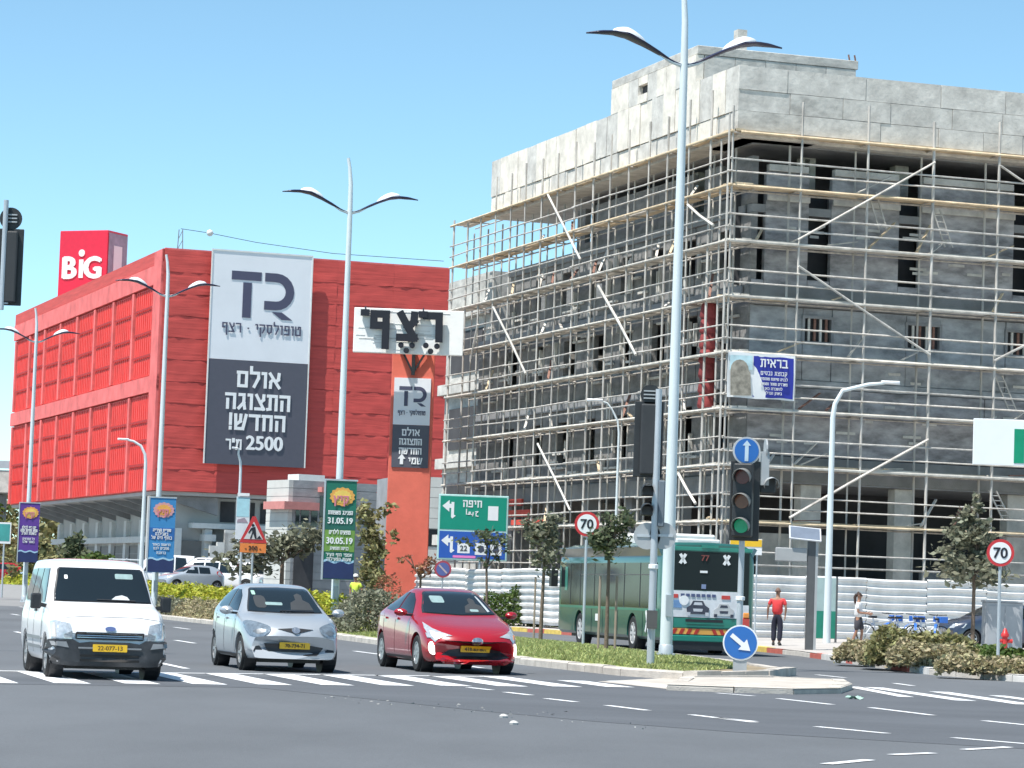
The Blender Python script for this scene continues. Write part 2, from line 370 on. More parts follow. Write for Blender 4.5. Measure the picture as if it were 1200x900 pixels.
# domed turf
def lawn():
    b = MB()
    L_ = [V((*p, 0)) for p in [(G(790, 796)[:2]), (.75, 62), (-2.5, 77), (-6.2, 93)]]; R_ = [V((*p, 0)) for p in [(5.0, 61.0), (4.6, 66), (2.9, 78), (-.2, 92)]]
    def at(c, t): t *= 3; i = min(2, int(t)); return c[i].lerp(c[i+1], t - i)
    def f(u, v): p = at(L_, u).lerp(at(R_, u), v); return (p.x, p.y, .13 + .13*math.sin(PI*v) * min(1, u*8))
    b.sheet(f, 30, 10); return b, f
b, lf = lawn(); tag(b.build('lawn', M('turf soil', (.22, .25, .09), rough=.95, var=.35, scale=1.2), smooth=60), kind='structure')
n = 34000; pts = np.array([lf(a, c) for a, c in zip(rng.uniform(size=n), rng.uniform(.03, .97, size=n))])
bl = rng.normal(size=(n, 3)) * [.035, .035, 0]; hh = rng.uniform(.03, .08, n); sd = rng.normal(size=(n, 3)) * [.012, .012, 0]; sd += np.sign(sd)*.006*[1, 1, 0]
vs = np.stack([pts - sd, pts + sd, pts + bl + np.stack([0*hh, 0*hh, hh], 1)], 1).reshape(-1, 3)
me = bpy.data.meshes.new('grass'); me.from_pydata(vs.tolist(), [], np.arange(3*n).reshape(-1, 3).tolist()); me.materials.append(leafmat('grass'))
tag(link('grass', me), kind='stuff')
# paved tip of the median, dusty nose with its own low kerb
tipo = [G(727, 790)[:2], G(800, 793)[:2], G(905, 791)[:2], (5.4, 63), (4.9, 65.5), (3.4, 63.2), (2.4, 61)]
nose = [G(781, 809)[:2], G(860, 812)[:2], G(930, 814)[:2], G(985, 813)[:2], G(999, 808)[:2], G(990, 803)[:2], G(900, 799)[:2], G(800, 799)[:2]]
dn = E('median_nose', (0, 0, 0)); tag(dn, kind='structure')
flat('paving', [p for p in nose], .095, M('dusty paving', (.47, .43, .38), rough=.95, var=.2, scale=2, bump=.5), dn)
kerb('nose_kerb', nose + [nose[0]], .105, KST, 1, wd=.25)
tag(flat('median_crossing_strip', [G(700, 799)[:2], G(785, 808)[:2], G(800, 800)[:2], G(905, 799)[:2], G(915, 793)[:2], G(800, 794)[:2]], .006, M('dusty paving', (0, 0, 0))), kind='structure')

# pavement on the far right: rises gently from the kerb to the building
pb = MB(); K = dense(K3, 2.0); nK = len(K)
far_dir = V((1, .34, 0)).normalized()
def pv(u, v):
    i = min(nK-1, int(round(u*(nK-1)))); p = K[i]; q = p + far_dir * (90 if v >= 1 else v*22)
    q = q + V((0, 0, .147 + min(v*22, 8) / 8 * .12)); return q
pb.sheet(pv, nK-1, 12); tag(pb.build('pavement', PAVE), kind='structure')
b = MB(); V0 = V((-16, 150, .02))
b.add([(-70, 150, -.02), (-5, 145, -.02), (60, 200, -.02), (60, 600, 1.0), (-200, 600, 1.0), (-200, 200, .6), (-4, 160, 1.0), (-22, 163, .98), (-40, 178, .95), (-70, 205, .9)],
      [(0, 9, 5), (0, 1, 7, 8, 9), (1, 6, 7), (1, 2, 6), (2, 3, 6), (6, 3, 4, 5, 9, 8, 7)])
tag(b.build('parking_ground', M('parking asphalt', (.22, .22, .22), rough=.9, var=.1, scale=.3)), kind='structure')

# ---------------- markings
def mark(name, quad, mat=PAINT, z=.007): return tag(flat(name, quad, z, mat), kind='structure')
def seg(a, b, wd, name='lane_dash'):
    a = V((*a, 0)); b = V((*b, 0)); t = (b-a).normalized(); n = V((-t.y, t.x, 0))*wd/2
    return mark(name, [(a+n)[:2], (b+n)[:2], (b-n)[:2], (a-n)[:2]])
for (a, b_) in [((840,812.5),(883,816)), ((912,819),(975,826)), ((840,841.6),(885,846)), ((1020,829.6),(1093,838.6)), ((957,852),(1040,860)), ((1153,845),(1212,851)),
               ((1117,865),(1212,873)), ((1130,879),(1182,876)), ((1045,885),(1093,883)), ((968,896),(1019,891)), ((549,806),(576,809)), ((592,811.5),(622,815)), ((640,819),(675,823)), ((711,827),(759,833)), ((810,838),(884,847)),
               ((957,791),(990,794.5)), ((1048,801),(1070,804))]:
    seg(G(*a)[:2], G(*b_)[:2], .13)
for q in [((998,805),(1062,817),.26), ((1024,806),(1132,821.5),.36), ((1100,811),(1203,826),.36), ((1168,815.5),(1240,825),.3)]:
    seg(G(*q[0])[:2], G(*q[1])[:2], q[2], 'crosswalk_stripe')
e0 = V((*G(22, 801.2)[:2], 0)); e1 = V((*G(683, 805.5)[:2], 0)); ed = (e1-e0).normalized()
nst = 10; stp = (e1-e0).length / (nst-1)
for i in range(-4, nst+2):
    p = e0 + ed*stp*i; q = p + ROADD*4.6; hw = V((1, .35, 0)).normalized()*.26
    if i > nst-1: q = p + ROADD*2.8
    mark('crosswalk_stripe', [(p-hw-hw)[:2], p[:2], q[:2], (q-hw-hw)[:2]])
so_ = ROADD*5.2
seg((e0 + so_ - ed*4)[:2], (e1 + so_*.88 - ed*.6)[:2], .22, 'stop_line')
for u, ys in [(15.6, [58, 66.5, 75, 84, 93.5, 104, 115, 128, 142, 158]), (12.3, [57, 65, 72, 81, 90, 101, 113, 127, 143, 160]), (8.7, [50.6, 59, 67, 76, 86, 98, 112, 130]), (5.6, [52, 61, 70, 81, 94, 110])]:
    for y in ys:
        uu = u + (y-51)*.012; seg(ucoord(uu, y), ucoord(uu + .03, y+3.0), .14)

# ================================================================ CONSTRUCTION BUILDING
AX = V((-math.sin(R(18.9)), math.cos(R(18.9)), 0)); BX = V((math.cos(R(18.9)), math.sin(R(18.9)), 0))
_c = P(848, 510, 108.0); C0 = V((_c.x, _c.y, 0)); TH = R(18.9)
def loc(p): d = p - C0; return V((d.dot(BX), d.dot(AX), p.z))
def HR(px, py, off=0.): return loc(HIT(px, py, C0 + AX*off, AX))    # -> (s, off, z) on a plane parallel to the right facade
def HL(px, py, off=0.): return loc(HIT(px, py, C0 + BX*off, BX))    # -> (off, t, z) on a plane parallel to the left facade
CONC = M('grey concrete', (.25, .255, .265), rough=.9, var=.25, scale=.7, bump=.5, bscale=9)
CONC2 = M('pale concrete', (.56, .54, .50), rough=.9, var=.25, scale=1.6, bump=.5, bscale=6)
CONC3 = M('formwork concrete', (.54, .52, .48), rough=.9, var=.25, scale=1.5, bump=.5, bscale=7)
CONC4 = M('streaked concrete', (.48, .465, .43), rough=.9, var=.32, scale=1.3, bump=.5, bscale=7, streak=(1, 1, 2.2))
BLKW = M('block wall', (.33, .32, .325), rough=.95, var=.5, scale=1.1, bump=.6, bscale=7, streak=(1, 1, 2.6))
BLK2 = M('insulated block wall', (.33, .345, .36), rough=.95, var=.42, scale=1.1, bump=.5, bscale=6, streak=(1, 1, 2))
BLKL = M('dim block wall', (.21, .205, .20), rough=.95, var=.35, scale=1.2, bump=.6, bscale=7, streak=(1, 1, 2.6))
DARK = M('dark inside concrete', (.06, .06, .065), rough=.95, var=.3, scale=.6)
bld = E('unfinished_building', C0, TH, 'unfinished grey concrete building wrapped in scaffolding on the street corner', 'building')
W0 = 1.5                       # wall plane behind the scaffold's outer face
SX, TX = 26.0, HL(522, 450, 2.0).y            # extents along each facade
T1 = HL(676, 262, W0).y        # where the top storey ends on the left facade
ZG, ZR, ZB, ZP, ZH = .3, 16.2, 18.75, 21.08, 22.5
TE = HL(576, 189, .3).y
print('T1', T1, 'TE', TE)
# slabs (each its own part)
for z, te in [(6.2, 33), (9.75, 33), (13.2, 33), (ZR, 29)]:
    MB().box(W0+.02, SX, W0+.02, te, z-.3, z).build('floor_slab', CONC, bld)
MB().box(W0-.1, SX, W0-.1, T1, ZB-.35, ZB).build('roof_slab', CONC, bld)
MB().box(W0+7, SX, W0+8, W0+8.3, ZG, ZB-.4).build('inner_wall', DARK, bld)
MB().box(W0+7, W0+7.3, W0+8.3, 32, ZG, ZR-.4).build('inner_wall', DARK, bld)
# columns
for s in [HR(948, 620, W0+.6).x, HR(1058, 620, W0+.6).x, HR(1190, 620, W0+.6).x, 18.2, 22.5]:
    MB().box(s-.42, s+.42, W0+.5, W0+1.1, ZG, 5.9).build('column', CONC2, bld, bev=.02)
for s in [HR(961, 190, W0+1).x, HR(1071, 190, W0+1).x, 15.2, 20.4]:
    MB().box(s-.28, s+.28, W0+2.0, W0+2.5, 13.2, ZB-.35).build('column', CONC2, bld)
for t in [4.5, 9.5, 14.5, 19.5, 24.5, 29.5]:
    MB().box(W0+.5, W0+1.1, t-.4, t+.4, ZG, 5.9).build('column', CONC, bld, bev=.02)
for t in [5, 9.6]:
    MB().box(W0+1, W0+1.5, t-.3, t+.3, ZR, ZB-.35).build('column', CONC2, bld)
def facade(side, a0, a1, z0, z1, holes, mat, pw=3.2, thick=.25, name='wall_panel'):
    """wall split at the holes (a0,a1,z0,z1) and into cast panels pw wide; each piece a part"""
    xs = sorted(set([a0, a1] + [h for H in holes for h in H[:2] if a0 < h < a1])); full = [xs[0]]
    for x in xs[1:]:
        n = max(1, round((x - full[-1]) / pw)); s = full[-1]; full += [s + (x-s)*(k+1)/n for k in range(n)]
    for i in range(len(full)-1):
        p, q = full[i], full[i+1]; m = (p+q)/2; hz = sorted([H[2:4] for H in holes if H[0] <= m <= H[1]]); z = z0
        for (h0, h1) in hz + [(z1, z1)]:
            if h0 - z > .05:
                pr = U(-.03, .03); g = .012
                b = MB()
                if side == 'R': b.box(p+g, q-g, W0+pr, W0+pr+thick, z+g, h0-g)
                else: b.box(W0+pr, W0+pr+thick, p+g, q-g, z+g, h0-g)
                b.build(name, mat, bld)
            z = max(z, h1)
# right facade
sl = [HR(x, 250, W0).x for x in (862, 873, 948, 974, 1054, 1078)]
S0 = W0 + .05
slots = [(S0, S0+.5, 13.4, 17.6), (sl[2], sl[3], 13.5, 17.6), (sl[4], sl[5], 13.5, 17.6)]
s6 = HR(1188, 280, W0).x; slots += [(s6, s6+.85, 13.5, 17.6), (s6+4.2, s6+5, 13.5, 17.6)]
facade('R', S0, SX, 13.2, 17.45, slots, BLKW, pw=4.2)
for q_ in slots: MB().box(q_[0]-.3, q_[1]+.3, W0+1.0, W0+1.1, 13.25, 17.0).build('slit_shade_board', DARK, bld)  # near-black board added behind each slit, standing in for the shade inside
for a, c in [(S0+.5, sl[2]), (sl[3], sl[4]), (sl[5], s6), (s6+.85, s6+4.2)]:
    MB().box(a+.08, c-.08, W0-.10, W0+.2, 17.46, 17.72).build('wall_coping', CONC2, bld, bev=.02)
    MB().box(a+.02, c-.02, W0-.16, W0-.045, 16.35, 16.6).build('concrete_lip', CONC2, bld, bev=.02)
wz0, wz1 = HR(940, 401, W0).z, HR(940, 371, W0).z
wins = []
for xa, xb in ((941, 975), (1062, 1102), (1179, 1215)):
    a, c = HR(xa, 386, W0).x, HR(xb, 386, W0).x; wins.append((a, c, wz0, wz1))
facade('R', S0, SX, 9.75, 12.45, wins, BLK2, pw=4)
MB().box(S0, SX, W0-.09, W0+.2, 12.46, 13.19).build('ring_beam', M('weathered beam', (.22, .22, .215), rough=.9, var=.25, scale=.8, bump=.4), bld, bev=.03)
facade('R', S0, SX, 6.9, 9.45, [], BLKW, pw=5)
MB().box(S0, SX, W0-.07, W0+.2, 9.46, 9.74).build('ring_beam', BLK2, bld, bev=.02)
MB().box(S0, SX, W0-.06, W0+.35, 5.95, 6.88).build('ring_beam', M('weathered beam', (0, 0, 0)), bld, bev=.03)
WOODB = M('rusty bar', (.23, .12, .09), rough=.8, var=.3, scale=8)
for (a, c, z0, z1) in wins:
    f = MB()
    for x in (a, c): f.box(x-.05, x+.05, W0-.06, W0+.2, z0, z1)
    for z in (z0, z1): f.box(a-.05, c+.05, W0-.061, W0+.2, z-.05, z+.05)
    fr = f.build('window_frame', CONC, bld)
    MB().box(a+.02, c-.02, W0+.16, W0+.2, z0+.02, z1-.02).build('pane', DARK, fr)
    for k in range(4):
        x = a + (c-a)*(k+1)/5; MB().box(x-.045, x+.045, W0-.02, W0+.05, z0+.05, z1-.05).build('bar', WOODB if k % 2 else CONC2, fr)
# ground floor lintel and inner partition
MB().box(S0+2, S0+5, W0+3, W0+3.2, ZG, 4.1).build('partition', CONC2, bld)
MB().box(S0+9, SX, W0+3.4, W0+3.6, ZG, 2.9).build('partition', CONC, bld)
# left facade
rngl = random.Random(3)
def left_holes(z0, z1, t0, t1, step, wd):
    H = []; t = t0
    while t + wd < t1:
        H.append((t, t+wd, z0 + U(0, .1), z1)); t += step + rngl.choice([0, .3, -.2])
    return H
TL = 33.0
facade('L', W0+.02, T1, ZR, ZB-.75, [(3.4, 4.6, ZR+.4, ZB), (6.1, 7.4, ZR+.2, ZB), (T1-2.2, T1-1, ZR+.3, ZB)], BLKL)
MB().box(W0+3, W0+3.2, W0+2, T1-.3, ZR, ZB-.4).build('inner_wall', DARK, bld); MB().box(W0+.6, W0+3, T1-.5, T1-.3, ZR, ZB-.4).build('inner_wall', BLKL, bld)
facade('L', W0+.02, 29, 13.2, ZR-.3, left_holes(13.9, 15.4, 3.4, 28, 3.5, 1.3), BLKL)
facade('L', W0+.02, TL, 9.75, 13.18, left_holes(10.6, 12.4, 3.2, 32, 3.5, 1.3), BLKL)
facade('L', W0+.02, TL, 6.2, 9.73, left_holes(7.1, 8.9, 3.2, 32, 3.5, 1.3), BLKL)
for z in (9.6, 13.05, 16.05):
    MB().box(W0-.12, W0-.04, W0+.5, TL if z < 13.1 else 29, z-.2, z+.12).build('ring_beam', CONC, bld)
MB().box(W0-.1, W0+.3, W0+.2, TL, 5.5, 6.15).build('ring_beam', CONC, bld)
# pale frames, props and mortar patches on the left facade
for k in range(130):
    t = U(2.2, 31); z = rngl.choice([6.6, 7.2, 8.5, 10.2, 11.2, 12.3, 13.6, 14.6]) + U(-.3, .3)
    if U(0, 1) < .5: MB().box(W0-.17, W0-.035, t, t+U(.5, 1.6), z, z+.09).build('mortar_ledge', CONC2, bld)
    else: MB().box(W0-.17, W0-.035, t, t+.12, z, z+U(.7, 1.6)).build('mortar_rib', CONC2, bld)
for k in range(60):
    s = U(2.4, 16); z = rngl.choice([7.6, 8.6, 10.2, 12.9, 14.2, 15.3]) + U(-.4, .4)
    MB().box(s, s+U(.3, .8), W0-.055, W0-.034, z, z+.1).build('mortar_patch', CONC2, bld)
# parapet: left band of tall cast panels, right band of irregular cast blocks
PO = .32
def band_left(t0, t1, z0, z1, pw, mats, pr0=0.):
    n = round((t1-t0)/pw)
    for i in range(n):
        a = t0 + (t1-t0)*i/n; c = t0 + (t1-t0)*(i+1)/n; pr = U(-.025, .025) + pr0
        MB().box(PO+pr, PO+.35+pr, a+.012, c-.012, z0, z1+U(-.02, .02)).build('parapet_panel', random.choice(mats), bld)
PW = M('bright cast concrete', (.72, .67, .59), rough=.9, var=.2, scale=1.8, bump=.4, bscale=6)
band_left(PO, TE, 19.45, ZP, 1.25, [PW, PW, CONC2])
band_left(PO, TE, ZB-.05, 19.43, 2.1, [PW, CONC2], .03)
MB().box(PO+.01, 3.6, PO+.01, TE, ZB-.3, ZB-.06).build('cornice_slab', CONC2, bld)
z = ZB-.05
for r_, hh_ in enumerate([.72, .78, .8]):
    s = PO; z1 = z + hh_ if r_ < 2 else ZP
    while s < SX:
        wd = min(U(1.3, 3.6), SX - s)
        if r_ == 2 and s == PO: wd = 1.95
        pr = U(-.02, .02); MB().box(s+.01, s+wd-.01, PO+pr, PO+.35+pr, z+.008, z1-.008).build('parapet_block', random.choice([CONC2, CONC4, CONC3, CONC3]) if s > PO+.1 or r_ == 0 else CONC2, bld); s += wd
    z = z1
MB().box(PO+.36, SX, PO+.36, 4, ZB-.3, ZB-.06).build('cornice_slab', CONC2, bld)
# raised block on the roof
t0u, t1u = HL(817, 51, PO).y, HL(717, 95, PO).y; su = HR(1006, 64, t0u).x
print('upper', t0u, t1u, su)
for i in range(9):
    a = t0u + (t1u-t0u)*i/9; c = t0u + (t1u-t0u)*(i+1)/9
    if i == 5:
        MB().box(PO-.02, PO+.3, a+.01, c-.01, ZP+.01, ZP+.35).build('parapet_panel', PW, bld); MB().box(PO, PO+.3, a+.01, c-.01, ZP+.75, ZH-.35).build('parapet_panel', PW, bld)
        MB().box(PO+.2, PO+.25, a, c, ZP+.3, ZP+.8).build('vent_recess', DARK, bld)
    else: MB().box(PO+U(-.03, .01), PO+.3, a+.01, c-.01, ZP+.01, ZH-.36).build('parapet_panel', random.choice([PW, CONC2]), bld)
MB().box(PO+.02, su, t0u-.02, t1u+.02, ZH-.34, ZH).build('roof_block_band', CONC4, bld, bev=.02)
for i in range(5):
    a = PO + .32 + (su-PO-.4)*i/5; c = PO + .32 + (su-PO-.4)*(i+1)/5; MB().box(a+.01, c-.01, t0u, t0u+.3, ZP-.6, ZH-.36).build('roof_block_panel', random.choice([CONC4, CONC3]), bld)
MB().box(PO+.4, su, t0u+.4, t1u-.05, ZP-.6, ZH-.35).build('roof_block', CONC3, bld)
p = HR(870, 45, t0u+3); MB().box(p.x-.2, p.x+.2, p.y, p.y+.4, ZH-.05, ZH+1.4).build('chimney', CONC4, bld)
for dx in (995, 1002):
    p = HR(dx, 60, t0u+1); MB().bar((p.x+.1, p.y, ZH-.1), (p.x-.02, p.y, ZH+.42), .05).build('rebar', WOODB, bld)
p = HR(1197, 95, 5); MB().lathe([(1.5, 0), (1.45, .3), (1.1, .7), (.5, .93), (.05, 1)], 16, 'z', (p.x+.7, p.y, ZP-.35)).build('roof_dome', WALLW, bld, smooth=50)
# lower wing beyond the main block
MB().box(W0+.5, 14, TL+.1, TX, ZG, 16.6).build('rear_wing', CONC4, bld)
for z in (3.7, 7.4, 11, 14.6): MB().box(W0+.1, W0+.45, TL+.1, TX, z, z+.5).build('ring_beam', CONC2, bld)
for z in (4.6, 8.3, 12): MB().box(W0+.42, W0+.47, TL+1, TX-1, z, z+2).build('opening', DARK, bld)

# ---------------- scaffolding
TUBE = M('scaffold pole', (.47, .445, .41), rough=.8, var=.35, scale=3, streak=(1, 1, .3))
PLK = M('grey plank', (.57, .53, .47), rough=.85, var=.3, scale=2); PLK2 = M('tan plank', (.58, .46, .31), rough=.85, var=.3, scale=2)
scR = E('scaffold', C0, TH, 'pole and plank scaffold across the street-facing right facade of the unfinished building', 'scaffold', 'scaffolds on the unfinished building')
scL = E('scaffold', C0, TH, 'long pole and plank scaffold receding along the left facade of the unfinished building', 'scaffold', 'scaffolds on the unfinished building')
decks = [2.35, 4.4, 6.45, 8.5, 10.55, 12.6, 14.62, 16.65, 18.62]
sR = [0.02] + [HR(x, 300, 0).x for x in (936, 1014, 1092, 1168)]; d_ = sR[-1]-sR[-2]; sR += [sR[-1] + d_*k for k in (1, 2, 3)]
def jit(a=.03): return U(-a, a)
_tube = {}
def stick(name, p, q, r, par, mat=TUBE, n=6):
    r = r * U(.72, .95)
    return MB().tube([p, V(p).lerp(V(q), .5) + V((jit(.03), jit(.03), jit(.035))), q], r, n).build(name, mat, par, smooth=60)
for s in sR:
    stick('upright', (s, 0, .2), (s+jit(), jit(), 19.5 + U(0, .5)), .062, scR); stick('upright', (s+.02, 1.05, .2), (s, 1.05, 18.4), .055, scR)
for k, z in enumerate(decks):
    for i in range(len(sR)-1):
        a, c = sR[i], sR[i+1]; tn = k in (7, 8) or (k == 1)
        for j, y in enumerate((.10, .42, .74)):
            if j == 1 and rngl.random() < .25: continue
            zz = z + jit(.015); e = U(.02, .12)
            MB().bar((a-e, y+.13, zz+jit(.02)), (c+e, y+.13, zz+jit(.02)), .26, .085).build('deck_plank', (PLK2 if (tn or rngl.random() < .12) else PLK), scR)
        stick('transom', (a, -.1, z-.07), (a, 1.2, z-.07), .04, scR)
    a = -.15 if k < 8 else .3
    stick('ledger', (a, -.06, z-.06), (sR[-1], -.06, z-.06+jit()), .065, scR, PLK2 if k in (7, 8, 1) else PLK); stick('ledger', (.3, 1.08, z-.1), (sR[-1], 1.08, z-.1), .045, scR)
    if k < 8:
        stick('guard_rail', (-.2, -.06, z+.45), (sR[-1], -.06, z+.45+jit()), .043, scR); stick('guard_rail', (-.2+U(0, .3), -.06, z+.92), (sR[-1], -.06, z+.9+jit()), .042, scR)
for p, q in [((1096, 190), (935, 281)), ((936, 312), (1090, 416)), ((1088, 515), (925, 607)), ((1172, 194), (1215, 222)), ((1165, 423), (1215, 398))]:
    a = HR(*p, -.12); c = HR(*q, -.12); stick('brace', a, c, .055, scR)
for p, q in [((1097, 245), (1112, 290)), ((1170, 440), (1187, 482)), ((1163, 575), (1180, 610)), ((1022, 225), (1035, 270))]:
    a = HR(*p, .6); c = HR(*q, .6); ld = E('ladder', (0, 0, 0)); ld.parent = scR
    for o in (-.16, .16): MB().bar(a + V((o, 0, 0)), c + V((o, 0, 0)), .05).build('stile', TUBE, ld)
    for t in range(1, 6): m_ = a.lerp(c, t/6); MB().bar(m_ - V((.16, 0, 0)), m_ + V((.16, 0, 0)), .035).build('rung', TUBE, ld)
nt_ = 16; tT = [i*2.07 for i in range(nt_+1)]
for i, t in enumerate(tT):
    if i == 0: stick('upright', (-.16, .02, .2), (-.13, .0, 19.2), .055, scL); continue
    top = (20.3 if t < TE else 18.6) + U(-.35, .35)
    stick('upright', (0+jit(), t, .2), (jit(), t+jit(.06), top), .055, scL); stick('upright', (1.05, t+.03, .2), (1.05, t, 18.3), .048, scL)
for k, z in enumerate(decks):
    for i in range(nt_):
        a, c = tT[i], tT[i+1]
        for j, x in enumerate((.12, .5)):
            e = U(.02, .1)
            MB().bar((x+.17, a-e, z+jit(.025)), (x+.17, c+e, z+jit(.025)), .34, .085).build('deck_plank', PLK2 if (k >= 7 and rngl.random() < .75) else PLK, scL)
        stick('transom', (-.15, a, z-.07), (1.2, a, z-.07), .036, scL)
    stick('ledger', (-.06, -.25, z-.06), (-.06, tT[-1]+.2, z-.06), .06, scL, PLK2 if k >= 7 else PLK)
    stick('ledger', (1.08, .4, z-.1), (1.08, tT[-1], z-.1), .04, scL)
    if k < 8:
        for dz, r_ in ((.48, .038), (.95, .036)):
            for i in range(0, nt_, 4): stick('guard_rail', (-.06, tT[i]-.2, z+dz+jit()), (-.06, tT[min(nt_, i+4)]+.2, z+dz+jit()), r_, scL)
for p, q in [((642, 228), (680, 304)), ((701, 335), (745, 416)), ((578, 360), (616, 438)), ((630, 520), (668, 598)), ((806, 240), (836, 264)), ((795, 555), (815, 590)), ((560, 380), (552, 420))]:
    a = HL(*p, -.12); c = HL(*q, -.12); stick('brace', a, c, .06, scL, CONC2)
for k in range(70):
    z = decks[1:8][rngl.randrange(7)] + .05
    if k < 40:
        t = U(1, 31); a = V((.3, t, z+.03)); c = V((.9, t+U(.5, 2.0), z+U(.03, 1.1))); q_ = scL
    else:
        s = U(1, 14); a = V((s, .3, z+.03)); c = V((s+U(.4, 1.8), .9, z+U(.03, 1.2))); q_ = scR
    MB().bar(a, c, .10, .04).build('loose_board', (PLK2, PLK, WOODB, CONC2)[k % 4], q_)
# red debris chute by the corner
rc = HL(829, 430, .62); ch = E('debris_chute', C0 + BX*rc.x + AX*rc.y, TH, 'dark red mesh debris chute hanging inside the scaffold near the building corner', 'debris chute')
RCH = M('dark red net', (.28, .05, .05), rough=.8, var=.3, scale=4)
for k in range(7): MB().lathe([(.30, 0), (.36, .1), (.30, .5), (.27, .58)], 10, 'z', (0, 0, 8.6 + k*.56)).build('chute_section', RCH, ch, smooth=40)
# banner hung on the scaffold
bb = HR(892, 441, -.2); w_ = HR(932, 440, -.2).x - HR(853, 440, -.2).x; h_ = 52/31.6
for (x0_, x1_, z_) in ((592, 622, 601), (578, 612, 589), (600, 640, 612)):
    a_ = HL(x0_, z_, .9); c_ = HL(x1_, z_, .9); MB().box(.85, .95, min(a_.y, c_.y), max(a_.y, c_.y), a_.z-.2, a_.z+.1).build('red_shutter_board', M('red site board', (.5, .06, .04), rough=.7, var=.15), bld)
bn = E('scaffold_banner', C0 + BX*bb.x + AX*(-.2) + V((0, 0, bb.z)), TH, 'blue and white advertising banner with building photo and Hebrew text tied to the scaffold', 'banner')
def cloth(x0, x1, z0, z1, y, amp=.04):
    b = MB(); b.sheet(lambda u, v: (x0+(x1-x0)*u, y + amp*math.sin(u*9+v*3)*math.sin(v*PI+.4), z0+(z1-z0)*v + amp*.5*math.sin(u*11)), 16, 8); return b
cloth(-w_/2, w_/2, -h_/2, h_/2, 0, .025).build('banner_cloth', WHITE, bn, smooth=80)
NAVY = M('navy print', (.02, .03, .32), rough=.5, var=.05)
cloth(-w_*.12, w_/2-.06, -h_/2+.06, h_/2-.1, -.012, .025).build('blue_field', NAVY, bn, smooth=80)
MB().prism([(-w_/2+.06, .15), (-w_*.14, .2), (-w_*.14, h_/2-.1), (-w_/2+.08, h_/2-.12)], -.05, -.045).build('printed_sky', M('print sky', (.5, .68, .72), var=.3, scale=2), bn)
arc = [(-w_/2+.12, -h_/2+.08), (-w_*.15, -h_/2+.1), (-w_*.17, .1)] + [(-w_*.33 + .36*math.cos(a), .18 + .38*math.sin(a)) for a in [i*PI/8 for i in range(9)]] + [(-w_/2+.1, 0)]
MB().prism(arc, -.06, -.052).build('printed_building', M('print stone', (.3, .27, .22), var=.45, scale=5), bn)
heb('בראית', bn, WHITE, w_*.18, h_*.22, .25, -.045, .2, 1.1)
for i, (t_, zz, hh2, ww) in enumerate([('קבוצת נכסים', .06, .12, 1.05), ('לבניה ופיתוח מתחמים', -.13, .085, 1.1), ('משרדים מסחר ותעשיה', -.31, .085, 1.1), ('להשכרה כאן', -.48, .08, .7), ('בשוק הנדלן', -.64, .08, .7)]):
    heb(t_, bn, WHITE, w_*.18, zz, hh2, -.045, .16, ww)

# ---------------- white corrugated fence round the site
FW = M('white fence sheet', (.66, .66, .65), rough=.55, var=.2, scale=1.4, streak=(1, 1, .4))
def fence(p0, d, n, label, wd=2.4, z0=.27, h=2.2, ribs=8, out=-1):
    rz = math.atan2(d.y, d.x); r_ = E('site_fence', (p0.x, p0.y, 0), rz, label, 'fence', 'white corrugated site fence')
    for i in range(n):
        ph = U(0, 6); zz = z0 + jit(.03)
        prof = []
        for k in range(ribs):
            a = h/ribs; prof += [(k*a, 0), (k*a+a*.42, .0), (k*a+a*.48, .07), (k*a+a*.78, .08)]
        prof.append((h, 0)); m = len(prof); b = MB()
        def f(u, v):
            j = int(round(v*(m-1))); dz, dy = prof[j]
            wob = .012*math.sin((u+i)*3.1) + .006*math.sin((u+i)*9)
            return (i*wd + u*(wd-.01), (dy + .008*math.sin(u*3+ph)) * out, zz + dz + wob*(1 if 0 < j < m-1 else .6))
        b.sheet(f, 8, m-1); o = b.build('fence_sheet', FW, r_)
        MB().box(i*wd-.04, i*wd+.04, .13 if out < 0 else -.2, .2 if out < 0 else -.13, .1, z0+h-.1).build('fence_post', GALV, r_)
    return r_
F0 = C0 - BX*2.6 - AX*2.6
fence(F0, BX, 13, 'white corrugated sheet fence in front of the right facade behind the pedestrians')
fence(F0, AX, 13, 'white corrugated sheet fence receding left behind the bus and the road trees', out=1)
# ================================================================ RED COMMERCIAL BUILDING
_r = P(193, 292, 200.0); RC = V((_r.x, _r.y, 0)); RZT = _r.z
def rloc(p): d = p - RC; return V((d.dot(BX), d.dot(AX), p.z))
def RF(px, py, off=0.): return rloc(HIT(px, py, RC + AX*off, AX))
def RL(px, py, off=0.): return rloc(HIT(px, py, RC + BX*off, BX))
rb = E('commercial_building', RC, TH, 'big red clad commercial building with large vertical banner on its front', 'building')
RTARP = M('red tarp cladding', (.55, .068, .058), rough=.7, var=.16, scale=1.0, bump=1.0, bscale=1.1, streak=(.3, .3, 4), bstreak=(.25, .25, 3.2))
RPANEL = M('bright red cladding', (.72, .052, .042), rough=.6, var=.12, scale=.5)
RFRAME = M('faded red frame', (.74, .15, .14), rough=.7, var=.25, scale=.7, bump=.3, bscale=4)
RLINE = M('dark red seam', (.40, .02, .02), rough=.7, var=.2)
WID = RF(527, 313).x; zb = RF(197, 575).z; zt = RZT; LEN = RL(22, 372).y + 1; print('red', WID, zb, zt, LEN)
rows = 11
